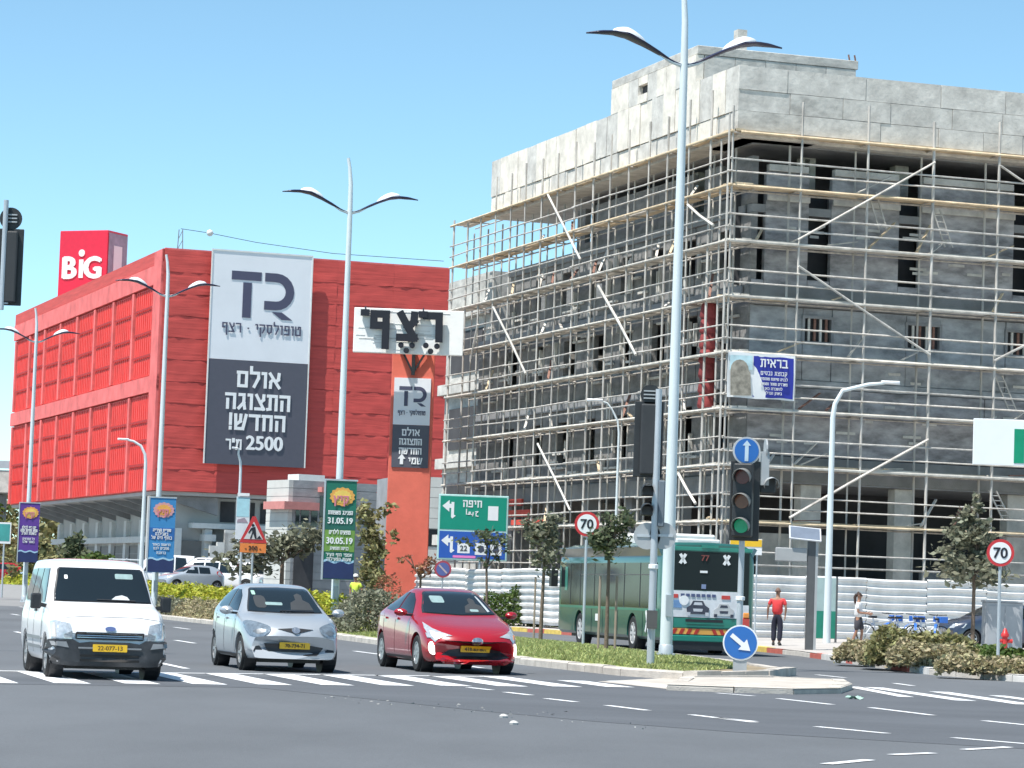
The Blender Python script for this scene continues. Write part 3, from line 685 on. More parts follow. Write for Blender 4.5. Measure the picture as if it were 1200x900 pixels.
for r_ in range(rows):
    za = zb + (zt-zb)*r_/rows; zc = zb + (zt-zb)*(r_+1)/rows; nc = 5
    for c in range(nc):
        a = WID*c/nc; e = WID*(c+1)/nc; ph = U(0, 6); b = MB()
        def f(u, v):
            wv = .035*math.sin(u*7+ph+v*2)*math.sin(v*PI) + .02*math.sin(u*19+ph*3+r_)*math.sin(v*7+ph)
            return (a+(e-a)*u, -.05 - .02*(1-v) - wv*.5 - .022*random.random(), za + (zc-za)*v + .02*math.sin(u*9+ph))
        b.sheet(f, 14, 5).build('cladding_sheet', RTARP, rb, smooth=25)
MB().box(0, WID, .2, 1, zb, zt).build('wall', RTARP, rb)
MB().box(.05, WID, .02, .3, zt-.02, zt+.12).build('roof_edge', RFRAME, rb)
# left face: two rows of framed louvred panels
MB().box(.2, 1, 1, LEN, zb, zt).build('wall', RFRAME, rb); MB().box(1, WID, 1, LEN, zb+.1, zt-.5).build('roof_mass', RFRAME, rb)
npn = 8; z_a0, z_a1 = zb+.05, zb+6.6; z_b0, z_b1 = zb+7.9, zt-2.3
for i in range(npn):
    a = 2.6 + (LEN-3)*i/npn; c = 2.6 + (LEN-3)*(i+1)/npn - .9
    for (z0, z1) in ((z_a0, z_a1), (z_b0, z_b1)):
        p_ = MB().box(.02, .19, a, c, z0, z1).build('louvre_panel', RPANEL, rb)
        s = MB()
        for k in range(1, 9): y = a+(c-a)*k/9; s.box(-.02, .015, y-.05, y+.05, z0+.05, z1-.05)
        s.build('louvre', RPANEL, p_)
        s = MB()
        for k in range(1, 4): zz = z0 + (z1-z0)*k/4+U(-.2, .2); s.box(-.08, -.055, a, c, zz-.07, zz+.07)
        s.build('seam', RLINE, p_)
    for (z0, z1) in ((z_a0, z_a1), (z_b0, z_b1)): MB().box(-.14, .18, c+.15, c+.75, z0, z1).build('fin', RFRAME, rb)
MB().box(-.16, .19, 0, LEN, z_a1+.1, z_b0-.1).build('red_band', RFRAME, rb); MB().box(-.16, .19, 0, LEN, z_b1+.1, zt-.9).build('red_band', RFRAME, rb)
MB().box(-.1, .19, 0, LEN, zt-.85, zt+.05).build('red_band', RTARP, rb); MB().box(-.18, .19, 0, 2.3, zb, zt).build('corner_strip', RFRAME, rb)
# underside and ground floor
GYW = M('grey plaster', (.50, .50, .485), rough=.9, var=.1, scale=.5); GYD = M('grey shutter', (.24, .235, .225), rough=.7, var=.12, scale=.8)
MB().box(.3, WID, .3, LEN, zb-.25, zb-.02).build('soffit', GYW, rb)
wx = 4.5
MB().box(wx, WID, 3, LEN, .9, zb-.3).build('ground_floor_wall', GYW, rb)
nb = 11
for i in range(nb):
    y = 1.5 + (LEN-3)*i/(nb-1); MB().prism([(.5, zb-.3), (wx+.2, zb-.3), (wx+.2, zb-1.5), (1.2, zb-.55)], y-.22, y+.22, 'xz').build('soffit_bracket', CONC, rb)
    if i: MB().box(wx-.35, wx+.02, y-.45, y+.45, .9, zb-1.55).build('pilaster', WALLW, rb)
    if i < nb-1:
        c = MB().box(wx-.1, wx-.02, y+.55, y+ (LEN-3)/(nb-1) - 1.1, 1.0, 4.1).build('shutter', GYD, rb)
        b = MB()
        for k in range(1, 5): b.box(wx-.125, wx-.101, y+.56, y+(LEN-3)/(nb-1)-1.11, 1+k*.62, 1.03+k*.62)
        b.build('slat', GYW, c); MB().box(wx-.06, wx-.025, y+(LEN-3)/(nb-1)-1.05, y+(LEN-3)/(nb-1)-.5, 1, 4.1).build('dark_gap', DARK, rb)
MB().box(wx-.7, wx+.1, 1, LEN, 4.3, 4.75).build('canopy_band', WALLW, rb)
# front ground floor
MB().box(.2, WID, 2.6, 3.0, .9, zb-.3).build('front_wall', GYW, rb)
for i in range(9): x = 5.2+i*1.4; MB().box(x, x+1.0, 2.52, 2.59, zb-1.9, zb-.5).build('high_window', DARK, rb)
MB().box(3, WID, 1.2, 2.5, zb-2.4, zb-2.05).build('canopy_band', WALLW, rb)
p = RF(203, 640, 2.5); MB().box(p.x-.15, p.x+.4, 2.45, 2.55, .95, 4.6).build('doorway', DARK, rb)
for px_, w2 in ((206, .4), (240, .5), (268, .4)): p = RF(px_, 620, 1.6); MB().box(p.x, p.x+w2, 1.5, 2.5, .9, zb-2.45).build('pier', WALLW, rb)
p = RF(222, 630, 2.4); MB().box(p.x-.6, p.x+1.5, 2.4, 2.5, 1.0, 4.3).build('shutter', GYD, rb)
st = MB(); p = RF(228, 640, .4)
for k in range(5): st.box(p.x + k*.5, p.x+.52 + k*.5, .1, .5, .9, 3.5 - (0 if k > 1 else 1.0) + k*.25 if k < 4 else 4.9)
st.box(p.x+2.0, p.x+4.2, .1, .49, .9, 5.1); st.build('stair_wall', M('pale block wall', (.52, .52, .5), rough=.9, var=.12, scale=1.2), rb)

# ---- giant banner hung on the front
def lettered(root, mat, rows):
    for (t_, cx, z, h, mw) in rows: heb(t_, root, mat, cx, z, h, -.03, .2, mw, d=.03)
cA = RF(250, 293, -.6); cB = RF(366, 302, -.6); cC = RF(249, 420, -.6); cD = RF(243, 543, -.6)
bx0, bx1, bz1, bzm, bz0 = cA.x-.0, cB.x, cA.z, cC.z, cD.z
mid = (bx0+bx1)/2; bw = bx1-bx0
gb = E('giant_banner', RC + BX*mid + AX*(-.6), TH, 'huge white and grey vertical banner with TR logo on the red building front', 'banner')
PGREY = M('slate print', (.085, .085, .11), rough=.5, var=.05); LGR = M('light banner cloth', (.74, .75, .78), rough=.6, var=.04, scale=.4); DGR = M('dark logo print', (.07, .07, .12), rough=.5, var=.02)
MB().box(-bw/2, bw/2, -.0, .08, bzm, bz1).build('white_field', LGR, gb); MB().box(-bw/2+.02, bw/2-.02, .002, .08, bz0, bzm-.01).build('grey_field', PGREY, gb)
b = MB(); b.box(-bw/2-.08, -bw/2, -.04, .08, bz0, bz1); b.box(bw/2, bw/2+.08, -.04, .08, bz0, bz1); b.box(-bw/2-.08, bw/2+.08, -.041, .08, bz1, bz1+.1); b.build('hem', WALLW, gb)
def trlogo(root, cx, z0, h, y, mat, d=.03):
    s = h/1.0; b = MB(); t = .19*s
    b.box(cx-.72*s, cx-.06*s, y-d, y, z0+h-t, z0+h); b.box(cx-.46*s, cx-.27*s, y-d-.004, y, z0, z0+h-t-.05*s)
    n = 10; ro = .40*s; ri = ro-t; cx2, cz = cx+.28*s, z0+h-ro; b.box(cx+.02*s, cx2, y-d-.002, y, z0+h-t, z0+h); b.box(cx+.02*s, cx2, y-d-.002, y, z0+h-2*ro, z0+h-2*ro+t)
    for i in range(n):
        a0 = -PI/2 + PI*i/n; a1 = a0 + PI/n
        b.prism([(cx2+ro*math.cos(a0), cz+ro*math.sin(a0)), (cx2+ro*math.cos(a1), cz+ro*math.sin(a1)), (cx2+ri*math.cos(a1), cz+ri*math.sin(a1)), (cx2+ri*math.cos(a0), cz+ri*math.sin(a0))], y-d, y)
    b.prism([(cx+.2*s, z0+h-2*ro-.04*s), (cx+.42*s, z0+h-2*ro-.04*s), (cx+.66*s, z0), (cx+.42*s, z0)], y-d-.003, y)
    b.build('logo', mat, root)
hh_ = (RF(300, 320).z - RF(300, 374).z); trlogo(gb, .15, RF(300, 374).z, hh_, 0, DGR)
heb('טופולסקי · רצף', gb, DGR, .1, RF(300, 391).z, .55, -.03, .17, bw*.8, d=.03)
for t_, py_, hpx in (('אולם', 454, 17), ('התצוגה', 480, 17), ('החדש!', 504, 17)):
    z = RF(305, py_).z; heb(t_, gb, WHITE, .05, z, hpx/17.5*.93, -.03, .23, bw*.66, d=.03)
z = RF(305, 528).z; latin('2500', gb, WHITE, .62, z, .93, -.03, 2.5, bold=.05, d=.03); heb('מ"ר', gb, WHITE, -1.5, z, .6, -.03, .2, 1.1, d=.03)

# ---- BIG rooftop sign
bs = P(97, 308, 250); sg = E('rooftop_sign_box', (bs.x, bs.y, 0), R(-24), 'red box sign with white BIG lettering standing above the red building roof', 'sign')
s_ = 250/FPX; zt2 = P(97, 270, 250).z; zb2 = P(97, 350, 250).z; hw_ = 33*s_
BRED = M('crimson sign', (.62, .015, .05), rough=.4, var=.06)
MB().box(-hw_, hw_, 0, 3.2, zb2-2, zt2).build('sign_box', BRED, sg, bev=.05)
MB().box(hw_+.01, hw_+.06, .15, 3.05, zb2, zt2-.2).build('side_panel', M('lilac grey panel', (.3, .26, .33), rough=.5, var=.3, scale=1), sg)
MB().box(hw_+.06, hw_+.1, .9, 2.2, zt2-3.5, zt2-1.2).build('side_mark', WHITE, sg)
cx = -.1
latin('B', sg, WHITE, cx-1.15, zb2+1.75, 1.75, -.02, bold=.08, d=.06); latin('G', sg, WHITE, cx+1.1, zb2+1.75, 1.75, -.02, bold=.08, d=.06)
MB().box(cx-.22, cx+.2, -.08, 0, zb2+1.75, zb2+3.3).lathe([(.30, -.08), (.30, 0)], 14, 'y', (cx, 0, zb2+3.85)).build('lettering', WHITE, sg)

# ---- roof mast and overhead line far behind
ms = P(211, 292, 300); mt = E('radio_mast', (ms.x, ms.y, 0), 0, 'thin lattice mast behind the red building roof', 'mast')
z0 = ms.z-6; b = MB()
for i in range(8):
    za = z0+i*1.0; w0 = .5-.04*i
    for sx in (-1, 1): b.bar((sx*w0, 0, za), (sx*(w0-.04), 0, za+1), .09)
    b.bar((-w0, 0, za), (w0, 0, za+1), .06)
b.build('lattice', M('dull steel', (.2, .22, .25), rough=.6), mt)
wl = E('overhead_line', (0, 0, 0), 0, 'thin overhead line with one marker ball above the red building', 'cable')
pts = [P(212, 268, 300), P(245, 273, 300), P(300, 284, 300), P(390, 297, 300), P(520, 306, 300)]
MB().tube(pts, .03, 4).build('wire', BLK, wl); q = P(246, 273, 300); MB().lathe([(.02, -.35), (.25, -.25), (.36, 0), (.25, .25), (.02, .35)], 12, 'z', q).build('marker_ball', WALLW, wl, smooth=60)

# ---- small grey stone-clad building
_s = P(342, 620, 165.0); SCN = V((_s.x, _s.y, 0)); sb = E('stone_building', SCN, R(30), 'small grey stone-clad building with pink bands and dark windows beside the green banner', 'building')
SX_, SA = V((math.cos(R(30)), math.sin(R(30)), 0)), V((-math.sin(R(30)), math.cos(R(30)), 0))
def sl_(px, py, off=0): d = HIT(px, py, SCN + SA*off, SA) - SCN; return V((d.dot(SX_), off, d.z + 0))
STN = M('grey stone cladding', (.30, .31, .32), rough=.85, var=.15, scale=1.2, bump=.4, bscale=5); STW = M('pale stone cladding', (.55, .55, .52), rough=.85, var=.08, scale=1.2)
zt3 = P(342, 562, 165).z
Wd = sl_(440, 620).x
for i in range(14):
    z = .9 + (zt3-.9)*i/14; z1 = .9 + (zt3-.9)*(i+1)/14
    MB().box(-.0, Wd, 0, .3, z+.015, z1-.015).build('stone_course', STN, sb); MB().box(-.28, -.01, .01, 2.8, z+.015, z1-.015).build('stone_course', STW, sb)
MB().box(-.26, Wd-.02, .05, 2.75, .9, zt3-.03).build('core', STN, sb)
PK = M('faded pink band', (.55, .22, .2), rough=.8, var=.12)
MB().box(-.75, 1.4, -.5, 2.2, P(342, 597, 165).z, P(342, 588, 165).z).build('pink_canopy', PK, sb); MB().box(1.5, Wd*.7, -.5, 1, P(342, 575, 165).z, P(342, 569, 165).z).build('pink_canopy', PK, sb)
for a, c, p0, p1 in ((352, 362, 617, 597), (364, 372, 617, 599), (374, 384, 608, 582), (346, 351, 615, 598)):
    q0 = sl_(a, p0); q1 = sl_(c, p1); MB().box(q0.x, q1.x, -.03, .1, q0.z, q1.z).build('window', GLASS, sb)
MB().box(.6, 2.2, .6, 2, zt3, zt3+.35).build('roof_unit', WALLW, sb)
q0 = sl_(344, 655); MB().box(q0.x, q0.x+1.2, -.04, .1, .95, q0.z+1.3).build('doorway', DARK, sb)

# ---- pale block annex behind the pylon
_a = P(508, 620, 168.0); an = E('block_annex', (_a.x, _a.y, 0), R(12), 'pale block building between the red pylon and the scaffolding', 'building')
s_ = 168/FPX
for i in range(12):
    z = .9+i*.58; MB().box(-2.4, 4.2, 0, .4, z+.01, z+.57).build('block_course', STW, an)
MB().box(-2.3, 4.1, .3, 6, .9, 7.8).build('core', STN, an)
MB().box(-.9, .3, -.03, .2, P(508, 630, 168).z-.5, P(508, 620, 168).z).build('window', GLASS, an)

# ---- pylon sign
YP = 135.5; sc_ = YP/FPX; _p = P(478, 600, YP); ptop = P(480, 414, YP).z
py = E('pylon_sign', (_p.x, _p.y, 0), R(1), 'tall red pylon with white Hebrew name board on top and a TR poster', 'sign')
PYR = M('salmon red render', (.70, .15, .10), rough=.75, var=.12, scale=.7, bump=.3, bscale=4)
hw_ = 25*sc_
MB().box(-hw_, hw_, 0, 1.3, .5, ptop+.9).build('shaft', PYR, py, bev=.03)
for q_ in (((0, -.1, ptop-1.0), (0, -.1, ptop+.2), .16), ((0, -.1, ptop-.9), (-.55, -.12, ptop+.15), .09), ((0, -.1, ptop-.9), (.6, -.14, ptop+.15), .09)): MB().bar(*q_).build('bracket', BLK, py)
nbz0, nbz1 = P(484, 418, YP).z, P(484, 366, YP).z; bl_, br_ = (X0(423-10, YP) - _p.x), (X0(551-10, YP) - _p.x)
nb_ = MB().box(bl_, br_, -1.45, -1.2, nbz0, nbz1).build('name_board', M('white board', (.9, .89, .86), rough=.6, var=.05, scale=1.5), py, bev=.03)
for k in range(34):
    z = U(nbz0+.12, nbz1-.12); x = U(bl_+.1, br_-1.2); MB().box(x, x+U(.4, 1.3), -1.465, -1.448, z, z+.02).build('relief_line', M('board relief', (.62, .61, .59), var=.1), nb_)
cxb = (bl_+br_)/2
INK = M('black letters', (.012, .012, .02), rough=.5, var=.05)
def bigheb(ch, cx, z, h):
    heb(ch, nb_, INK, cx, z, h, -1.62, .33, None, d=.1)
for xx in (-.6, .6): MB().bar((xx, -1.2, nbz0+.3), (xx, .68, nbz0+.3), .15).build('board_support', BLK, py)
lh = 1.02; lz = nbz0 + .72
bigheb('ף', cxb-1.30, lz, lh); bigheb('צ', cxb-.05, lz, lh); bigheb('ר', cxb+1.10, lz, lh)
def dots(pts): 
    for (x, z) in pts: MB().lathe([(.13, -1.68), (.13, -1.56)], 10, 'y', (x, 0, z)).build('vowel_dot', INK, nb_)
dots([(cxb-.32, lz-.34), (cxb+.18, lz-.34), (cxb-.07, lz-.58), (cxb+.8, lz-.32), (cxb+1.3, lz-.34), (cxb+1.02, lz-.58)])
for x in (bl_+.3, br_-2.05): MB().box(x, x+.4, -1.75, -1.52, nbz1-.38, nbz1-.1).bar((x+.2, -1.6, nbz1-.12), (x+.2, -1.3, nbz1+.06), .06).build('floodlight', INK, nb_)
pz1, pzm, pz0 = P(480, 443, YP).z, P(480, 498, YP).z, P(478, 548, YP).z; pw_ = hw_*.86
MB().box(-pw_, pw_, -.06, -.01, pzm, pz1).build('poster', LGR, py); MB().box(-pw_, pw_, -.058, -.01, pz0, pzm-.01).build('poster', PGREY, py)
trlogo(py, .05, pzm + (pz1-pzm)*.40, (pz1-pzm)*.42, -.06, DGR, .012); heb('טופולסקי · רצף', py, DGR, 0, pzm+(pz1-pzm)*.22, .16, -.075, .18, pw_*1.5)
for k, t_ in enumerate(('אולם', 'התצוגה', 'החדשה')): heb(t_, py, WHITE, 0, pzm - .47 - k*.42, .24, -.075, .24, pw_*1.25)
heb('שמי', py, WHITE, .25, pzm-1.75, .24, -.075, .24, .8); MB().prism([(-.45, pzm-1.8), (-.3, pzm-1.8), (-.3, pzm-1.55), (-.2, pzm-1.55), (-.37, pzm-1.32), (-.55, pzm-1.55), (-.45, pzm-1.55)], -.085, -.065).build('arrow', WHITE, py)

# ---- bridge far left
br = E('overpass', (0, 0, 0), 0, 'grey concrete overpass deck at the left edge of the scene', 'bridge')
q = P(-2, 560, 262); MB().box(-110, q.x+1.2, q.y, q.y+9, P(5, 577, 262).z, P(5, 551, 262).z).build('deck', CONC2, br); MB().box(-110, q.x+1.2, q.y-.1, q.y+.1, P(5, 549, 262).z, P(5, 540, 262).z).build('parapet', GALV, br)
MB().box(q.x-4, q.x-.5, q.y+1, q.y+8, .9, P(5, 578, 262).z).build('pier', CONC, br)
# ================================================================ VEHICLES
def catmull(pts, n=4, closed=False):
    out = []; m = len(pts)
    for i in range(m if closed else m-1):
        g = lambda k: pts[k % m] if closed else pts[max(0, min(m-1, k))]
        p0, p1, p2, p3 = [np.array(g(i+k), float) for k in (-1, 0, 1, 2)]
        for j in range(n):
            t = j/n; out.append(tuple(.5*((2*p1)+(-p0+p2)*t+(2*p0-5*p1+4*p2-p3)*t*t+(-p0+3*p1-3*p2+p3)*t**3)))
    if not closed: out.append(tuple(pts[-1]))
    return out
def interp(tab, x): return float(np.interp(x, [a for a, _ in tab], [b for _, b in tab]))
def smooth_tab(tab, n=5):
    c = catmull(tab, n); xs = [c[0]]
    for p in c[1:]:
        if p[0] > xs[-1][0] + 1e-5: xs.append(p)
    return xs
def car_body(S):
    L_, W_ = S['L'], S['W']/2; zt = smooth_tab(S['top']); wt = smooth_tab(S['plan']); rt_ = smooth_tab(S['roofw']); be = smooth_tab(S['belt'])
    zb0 = S.get('zb', .2); nst = 64
    xs = sorted(set([L_*i/nst for i in range(nst+1)] + [0, .015, .04, .08, L_-.015, L_-.04, L_-.08]))
    rows = []
    for x in xs:
        w = W_*interp(wt, x); z1 = interp(zt, x); zs = min(interp(be, x), z1-.015); wr = W_*interp(rt_, x); zb = zb0 + S.get('rise', .12)*max(0, 1 - x/.35)**2 + .14*max(0, 1-(L_-x)/.45)**2
        g = max(.02, z1-zs); wr = min(wr, w*.97)
        half = [(0, zb), (w*.8, zb), (w*.93, zb+.03), (w*.985, zb+.14), (w, zb+.45*(zs-zb)), (w*.992, zb+.8*(zs-zb)), (w*.96, zs)]
        half += [(w*.96+(wr-w*.96)*.5, zs+g*.5), (wr, z1-min(.07, g*.25)), (wr*.86, z1-min(.02, g*.1)), (wr*.5, z1-.002*g), (0, z1)]
        c = catmull(half, 3); rows.append((x, c))
    nb = S.get('bow', .16); rb_ = S.get('rbow', .12); m = MB(); n = len(rows[0][1]); ring = 2*n-2
    nose = S.get('nose', [(0, 0), (2, 0)])
    for x, c in rows:
        full = c + [(-y, z) for y, z in c[-2:0:-1]]
        for (y, z) in full:
            k = (abs(y)/W_)**2.6; fx = nb*k*max(0, 1-x/1.0)**1.5; bx = rb_*k*max(0, 1-(L_-x)/.8)**1.5
            nz = interp(nose, z) * max(0, 1-x/.5)**2
            m.v.append((x+fx-bx+nz, y, z))
    for i in range(len(rows)-1):
        for j in range(ring): a = i*ring+j; b_ = i*ring+(j+1) % ring; m.f.append((a, b_, b_+ring, a+ring))
    m.f.append(tuple(range(ring))[::-1]); k = (len(rows)-1)*ring; m.f.append(tuple(k+j for j in range(ring)))
    return m
def wheel_cut(me, spots, r, W_):
    o = bpy.data.objects.new('tmp', me); COL.objects.link(o); tmp = [o]
    b = MB()
    for x in spots:
        for s in (-1, 1):
            lo, hi = (W_-.26, W_+.3) if s > 0 else (-W_-.3, -W_+.26)
            b.lathe([(r*1.16, lo), (r*1.16, hi)], 28, 'y', (x, 0, r*1.0))
    c = bpy.data.objects.new('tmpc', b.mesh('tmpc')); COL.objects.link(c); tmp.append(c)
    md = o.modifiers.new('b', 'BOOLEAN'); md.operation = 'DIFFERENCE'; md.object = c; md.solver = 'EXACT'
    bpy.context.view_layer.update(); dg = bpy.context.evaluated_depsgraph_get()
    out = bpy.data.meshes.new_from_object(o.evaluated_get(dg))
    for t in tmp: bpy.data.objects.remove(t)
    return out
def wheel(r, wd, rim=ALU, spokes=5, cover=False):
    e = E('wheel', (0, 0, 0))
    pr = [(r*.62, -wd/2+.01), (r*.9, -wd/2), (r*.985, -wd/2+.03), (r, -wd/4), (r, wd/4), (r*.985, wd/2-.03), (r*.9, wd/2), (r*.62, wd/2-.01)]
    MB().lathe(pr, 28, 'y', close=True).build('tyre', RUB, e, smooth=40)
    b = MB()
    for s in (-1, 1):
        y = s*(wd/2-.03)
        b.lathe([(r*.64, y-.02), (r*.64, y+.02), (r*.58, y+.02*s), (r*.58, y-.02)] if True else [], 24, 'y', close=True)
        b.lathe([(.02, y-.015), (r*.15, y-.015), (r*.15, y+.015), (.02, y+.015)], 12, 'y')
        for k in range(spokes):
            a = 2*PI*k/spokes; wv = .16 if not cover else .3
            b.bar((r*.1*math.cos(a), y, r*.1*math.sin(a)), (r*.6*math.cos(a), y, r*.6*math.sin(a)), .025, r*wv, V((0, 0, 1)) if abs(math.sin(a)) < .9 else V((1, 0, 0)))
    b.build('rim', rim, e, smooth=40); MB().lathe([(r*.6, -wd/2+.06), (r*.6, wd/2-.06)], 20, 'y').build('brake_disc', BLK, e)
    return e
class Patcher:
    def __init__(s, me, S, root, W_):
        s.bvh = BVHTree.FromPolygons([v.co.copy() for v in me.vertices], [tuple(p.vertices) for p in me.polygons]); s.S = S; s.root = root
    def go(s, name, poly, view, mat, off=.006, step=.07, parent=None, smooth=True, curve=0, thick=.02, label=None):
        if curve: poly = catmull(poly, curve, closed=True)
        bm = bmesh.new(); vs = [bm.verts.new((p[0], p[1], 0)) for p in poly]
        f = bm.faces.new(vs); bmesh.ops.triangulate(bm, faces=[f])
        x0, x1 = min(p[0] for p in poly), max(p[0] for p in poly); y0, y1 = min(p[1] for p in poly), max(p[1] for p in poly)
        for ax, lo, hi in ((0, x0, x1), (1, y0, y1)):
            k = int((hi-lo)/step)
            for i in range(1, k+1):
                c = lo + (hi-lo)*i/(k+1); co = V((c, 0, 0)) if ax == 0 else V((0, c, 0)); no = V((1, 0, 0)) if ax == 0 else V((0, 1, 0))
                bmesh.ops.bisect_plane(bm, geom=bm.verts[:]+bm.edges[:]+bm.faces[:], plane_co=co, plane_no=no)
        L_ = s.S['L']; W_ = s.S['W']
        cfg = {'F': lambda a, b: (V((-3, a, b)), V((1, 0, 0))), 'B': lambda a, b: (V((L_+3, a, b)), V((-1, 0, 0))),
               'L': lambda a, b: (V((a, W_+2, b)), V((0, -1, 0))), 'R': lambda a, b: (V((a, -W_-2, b)), V((0, 1, 0))), 'T': lambda a, b: (V((a, b, 5)), V((0, 0, -1)))}[view]
        ok = []; last = None
        for v in bm.verts:
            o, d = cfg(v.co.x, v.co.y); h, nrm, _, _ = s.bvh.ray_cast(o, d)
            if h is None: ok.append((v, None, o, d)); continue
            if nrm.dot(d) > 0: nrm = -nrm
            ok.append((v, h, nrm, d)); last = h
        hits = [(h) for _, h, _, _ in ok if h is not None]
        if not hits: bm.free(); return None
        for v, h, nrm, d in ok:
            if h is None:
                o = nrm; near = min(hits, key=lambda q: (q - d*((q-o).dot(d)) - o).length); v.co = o + d*((near-o).dot(d)) - d*off
            else: v.co = h + nrm*off - d*off*.5
        be = [e for e in bm.edges if e.is_boundary]; r_ = bmesh.ops.extrude_edge_only(bm, edges=be)
        for g in r_['geom']:
            if isinstance(g, bmesh.types.BMVert): g.co += cfg(0, 0)[1]*thick
        bmesh.ops.recalc_face_normals(bm, faces=bm.faces)
        dd = cfg(0, 0)[1]; tot = sum((f.normal.dot(dd)*f.calc_area() for f in bm.faces))
        if tot > 0: bmesh.ops.reverse_faces(bm, faces=bm.faces)
        me = bpy.data.meshes.new(name); bm.to_mesh(me); bm.free(); me.materials.append(mat)
        if smooth: me.polygons.foreach_set('use_smooth', [True]*len(me.polygons)); me.set_sharp_from_angle(angle=R(35))
        o = link(name, me, parent or s.root)
        if label: o['label'] = label
        return o
def mir(poly): return [(-a, b) for a, b in poly]
def rr(a, b, c, d, r=.03):
    out = []
    for (cx, cy, a0) in ((b-r, d-r, 0), (a+r, d-r, 90), (a+r, c+r, 180), (b-r, c+r, 270)):
        out += [(cx+r*math.cos(R(a0+t)), cy+r*math.sin(R(a0+t))) for t in (0, 30, 60, 90)]
    return out
def make_car(S, locv, rz, label, cat, group, pm, name='car'):
    root = E(name, locv, rz, label, cat, group)
    W_ = S['W']/2; m = car_body(S); raw = m.mesh('body_raw'); P_ = Patcher(raw, S, root, W_)
    me = wheel_cut(raw, S['axles'], S['r'], W_); me.name = 'body'; me.materials.clear(); me.materials.append(pm)
    me.polygons.foreach_set('use_smooth', [True]*len(me.polygons)); me.set_sharp_from_angle(angle=R(38))
    link('body', me, root)
    for x in S['axles']:
        for s in (-1, 1):
            MB().lathe([(S['r']*1.15, W_-.27 if s > 0 else -W_+.27), (S['r']*1.15, W_-.06 if s > 0 else -W_+.06), (S['r']*1.12, W_-.06 if s > 0 else -W_+.06), (S['r']*1.12, W_-.26 if s > 0 else -W_+.26)], 24, 'y', (x, 0, S['r'])).build('wheel_arch_liner', BLK, root)
            w_ = wheel(S['r'], S.get('tw', .19), S.get('rim', ALU), S.get('spokes', 5), S.get('cover', False)); w_.parent = root; w_.location = (x, s*(W_-.115), S['r'])
    MB().box(S['axles'][0]-.2, S['axles'][1]+.3, -W_+.3, W_-.3, .14, .3).build('underbody', BLK, root)
    return root, P_
def mirror_m(root, P_, pos, mat, sz=(.1, .2, .14)):
    for s in (-1, 1):
        b = MB(); x, y, z = pos; n = 8
        def f(u, v):
            t = u*2*PI; k = math.sin(v*PI*.96+.06); return (x + (v-.5)*sz[0]*1.2 + .02*math.cos(t), s*(y + sz[1]/2 + sz[1]/2*k*math.cos(t)), z + sz[2]/2*k*math.sin(t))
        b.sheet(f, 14, 8); b.build('wing_mirror', mat, root, smooth=50); MB().bar((x+.03, s*(y-.12), z-.05), (x, s*(y+.05), z-.04), .05, .04).build('mirror_arm', BLK, root)
def plate(P_, root, a, b, c, d, mat=YPL, txt='00'):
    p = P_.go('number_plate', rr(a, b, c, d, .01), 'F', mat, off=.02, step=.3)
    return p

# ---- white van
VAN = dict(L=4.28, W=1.79, zb=.24, rise=.0, axles=(.86, 3.52), r=.32, tw=.2, rim=ALU, spokes=6, bow=.13, rbow=.03,
  top=[(0, .70), (.02, .80), (.06, .90), (.2, .985), (.5, 1.06), (.9, 1.13), (1.0, 1.16), (1.25, 1.40), (1.52, 1.66), (1.7, 1.755), (2.0, 1.80), (2.6, 1.83), (4.0, 1.815), (4.2, 1.78), (4.28, 1.70)],
  belt=[(0, .62), (.3, .86), (1, 1.04), (4.28, 1.06)], plan=[(0, .93), (.15, .965), (.6, .995), (2, 1), (4, .995), (4.28, .97)], roofw=[(0, .86), (.9, .84), (1.5, .80), (2, .80), (4.28, .79)],
  nose=[(.15, .05), (.35, 0), (.58, -.01), (.62, .03), (1, .10)])
vc = G(118, 795); rz0 = R(90 + 15.5)
def place(S, c, rz):  # front axle centre on the ground point c
    d = V((math.cos(rz), math.sin(rz), 0)); return V((c.x, c.y, 0)) - d*S['axles'][0] + V((0, 0, .008))
WPAINT = paint('white car paint', (.80, .80, .81))
van, Q = make_car(VAN, place(VAN, vc, rz0), rz0, 'white delivery van with black front bumper, nearest the left edge of the picture', 'van', None, WPAINT, 'van'); van.scale = (.955,)*3
ws = [(-.73, 1.17), (.73, 1.17), (.715, 1.3), (.645, 1.64), (.61, 1.67), (-.61, 1.67), (-.645, 1.64), (-.715, 1.3)]
Q.go('windscreen_seal', [(a*1.035, 1.42+(b-1.42)*1.06) for a, b in ws], 'F', BLK, off=.003, thick=.01); wsn = Q.go('windscreen', ws, 'F', GLASS, off=.009)
Q.go('visor_reflection', rr(-0.5, -0.22, 1.52, 1.60, .02), 'F', M('glass reflection print', (.22, .32, .32), var=.2, scale=8), off=.0115, parent=wsn, thick=.001); Q.go('dashboard_paper', mir([(.12, 1.19), (.42, 1.19), (.38, 1.245), (.30, 1.27), (.2, 1.25)]), 'F', M('paper', (.5, .52, .53), var=.1), off=.0115, parent=wsn, thick=.001); Q.go('sticker', rr(0.52, 0.57, 1.5, 1.56, .01), 'F', WHITE, off=.0115, parent=wsn, thick=.001)  # the visor patch is a reflection painted onto the opaque glass
bum = [(-.86, .22), (-.6, .2), (.6, .2), (.86, .22), (.885, .42), (.875, .58), (.56, .60), (.46, .545), (.30, .565), (-.30, .565), (-.46, .545), (-.56, .60), (-.875, .58), (-.885, .42)]
bmp = Q.go('bumper', bum, 'F', M('worn black bumper', (.03, .032, .036), rough=.5, var=.35, scale=6), off=.035, thick=.06)
for z in (.27, .34): Q.go('air_slot', rr(-.45, .45, z, z+.035, .01), 'F', M('deep black', (.004, .004, .004), var=0), off=.043, parent=bmp, thick=.004)
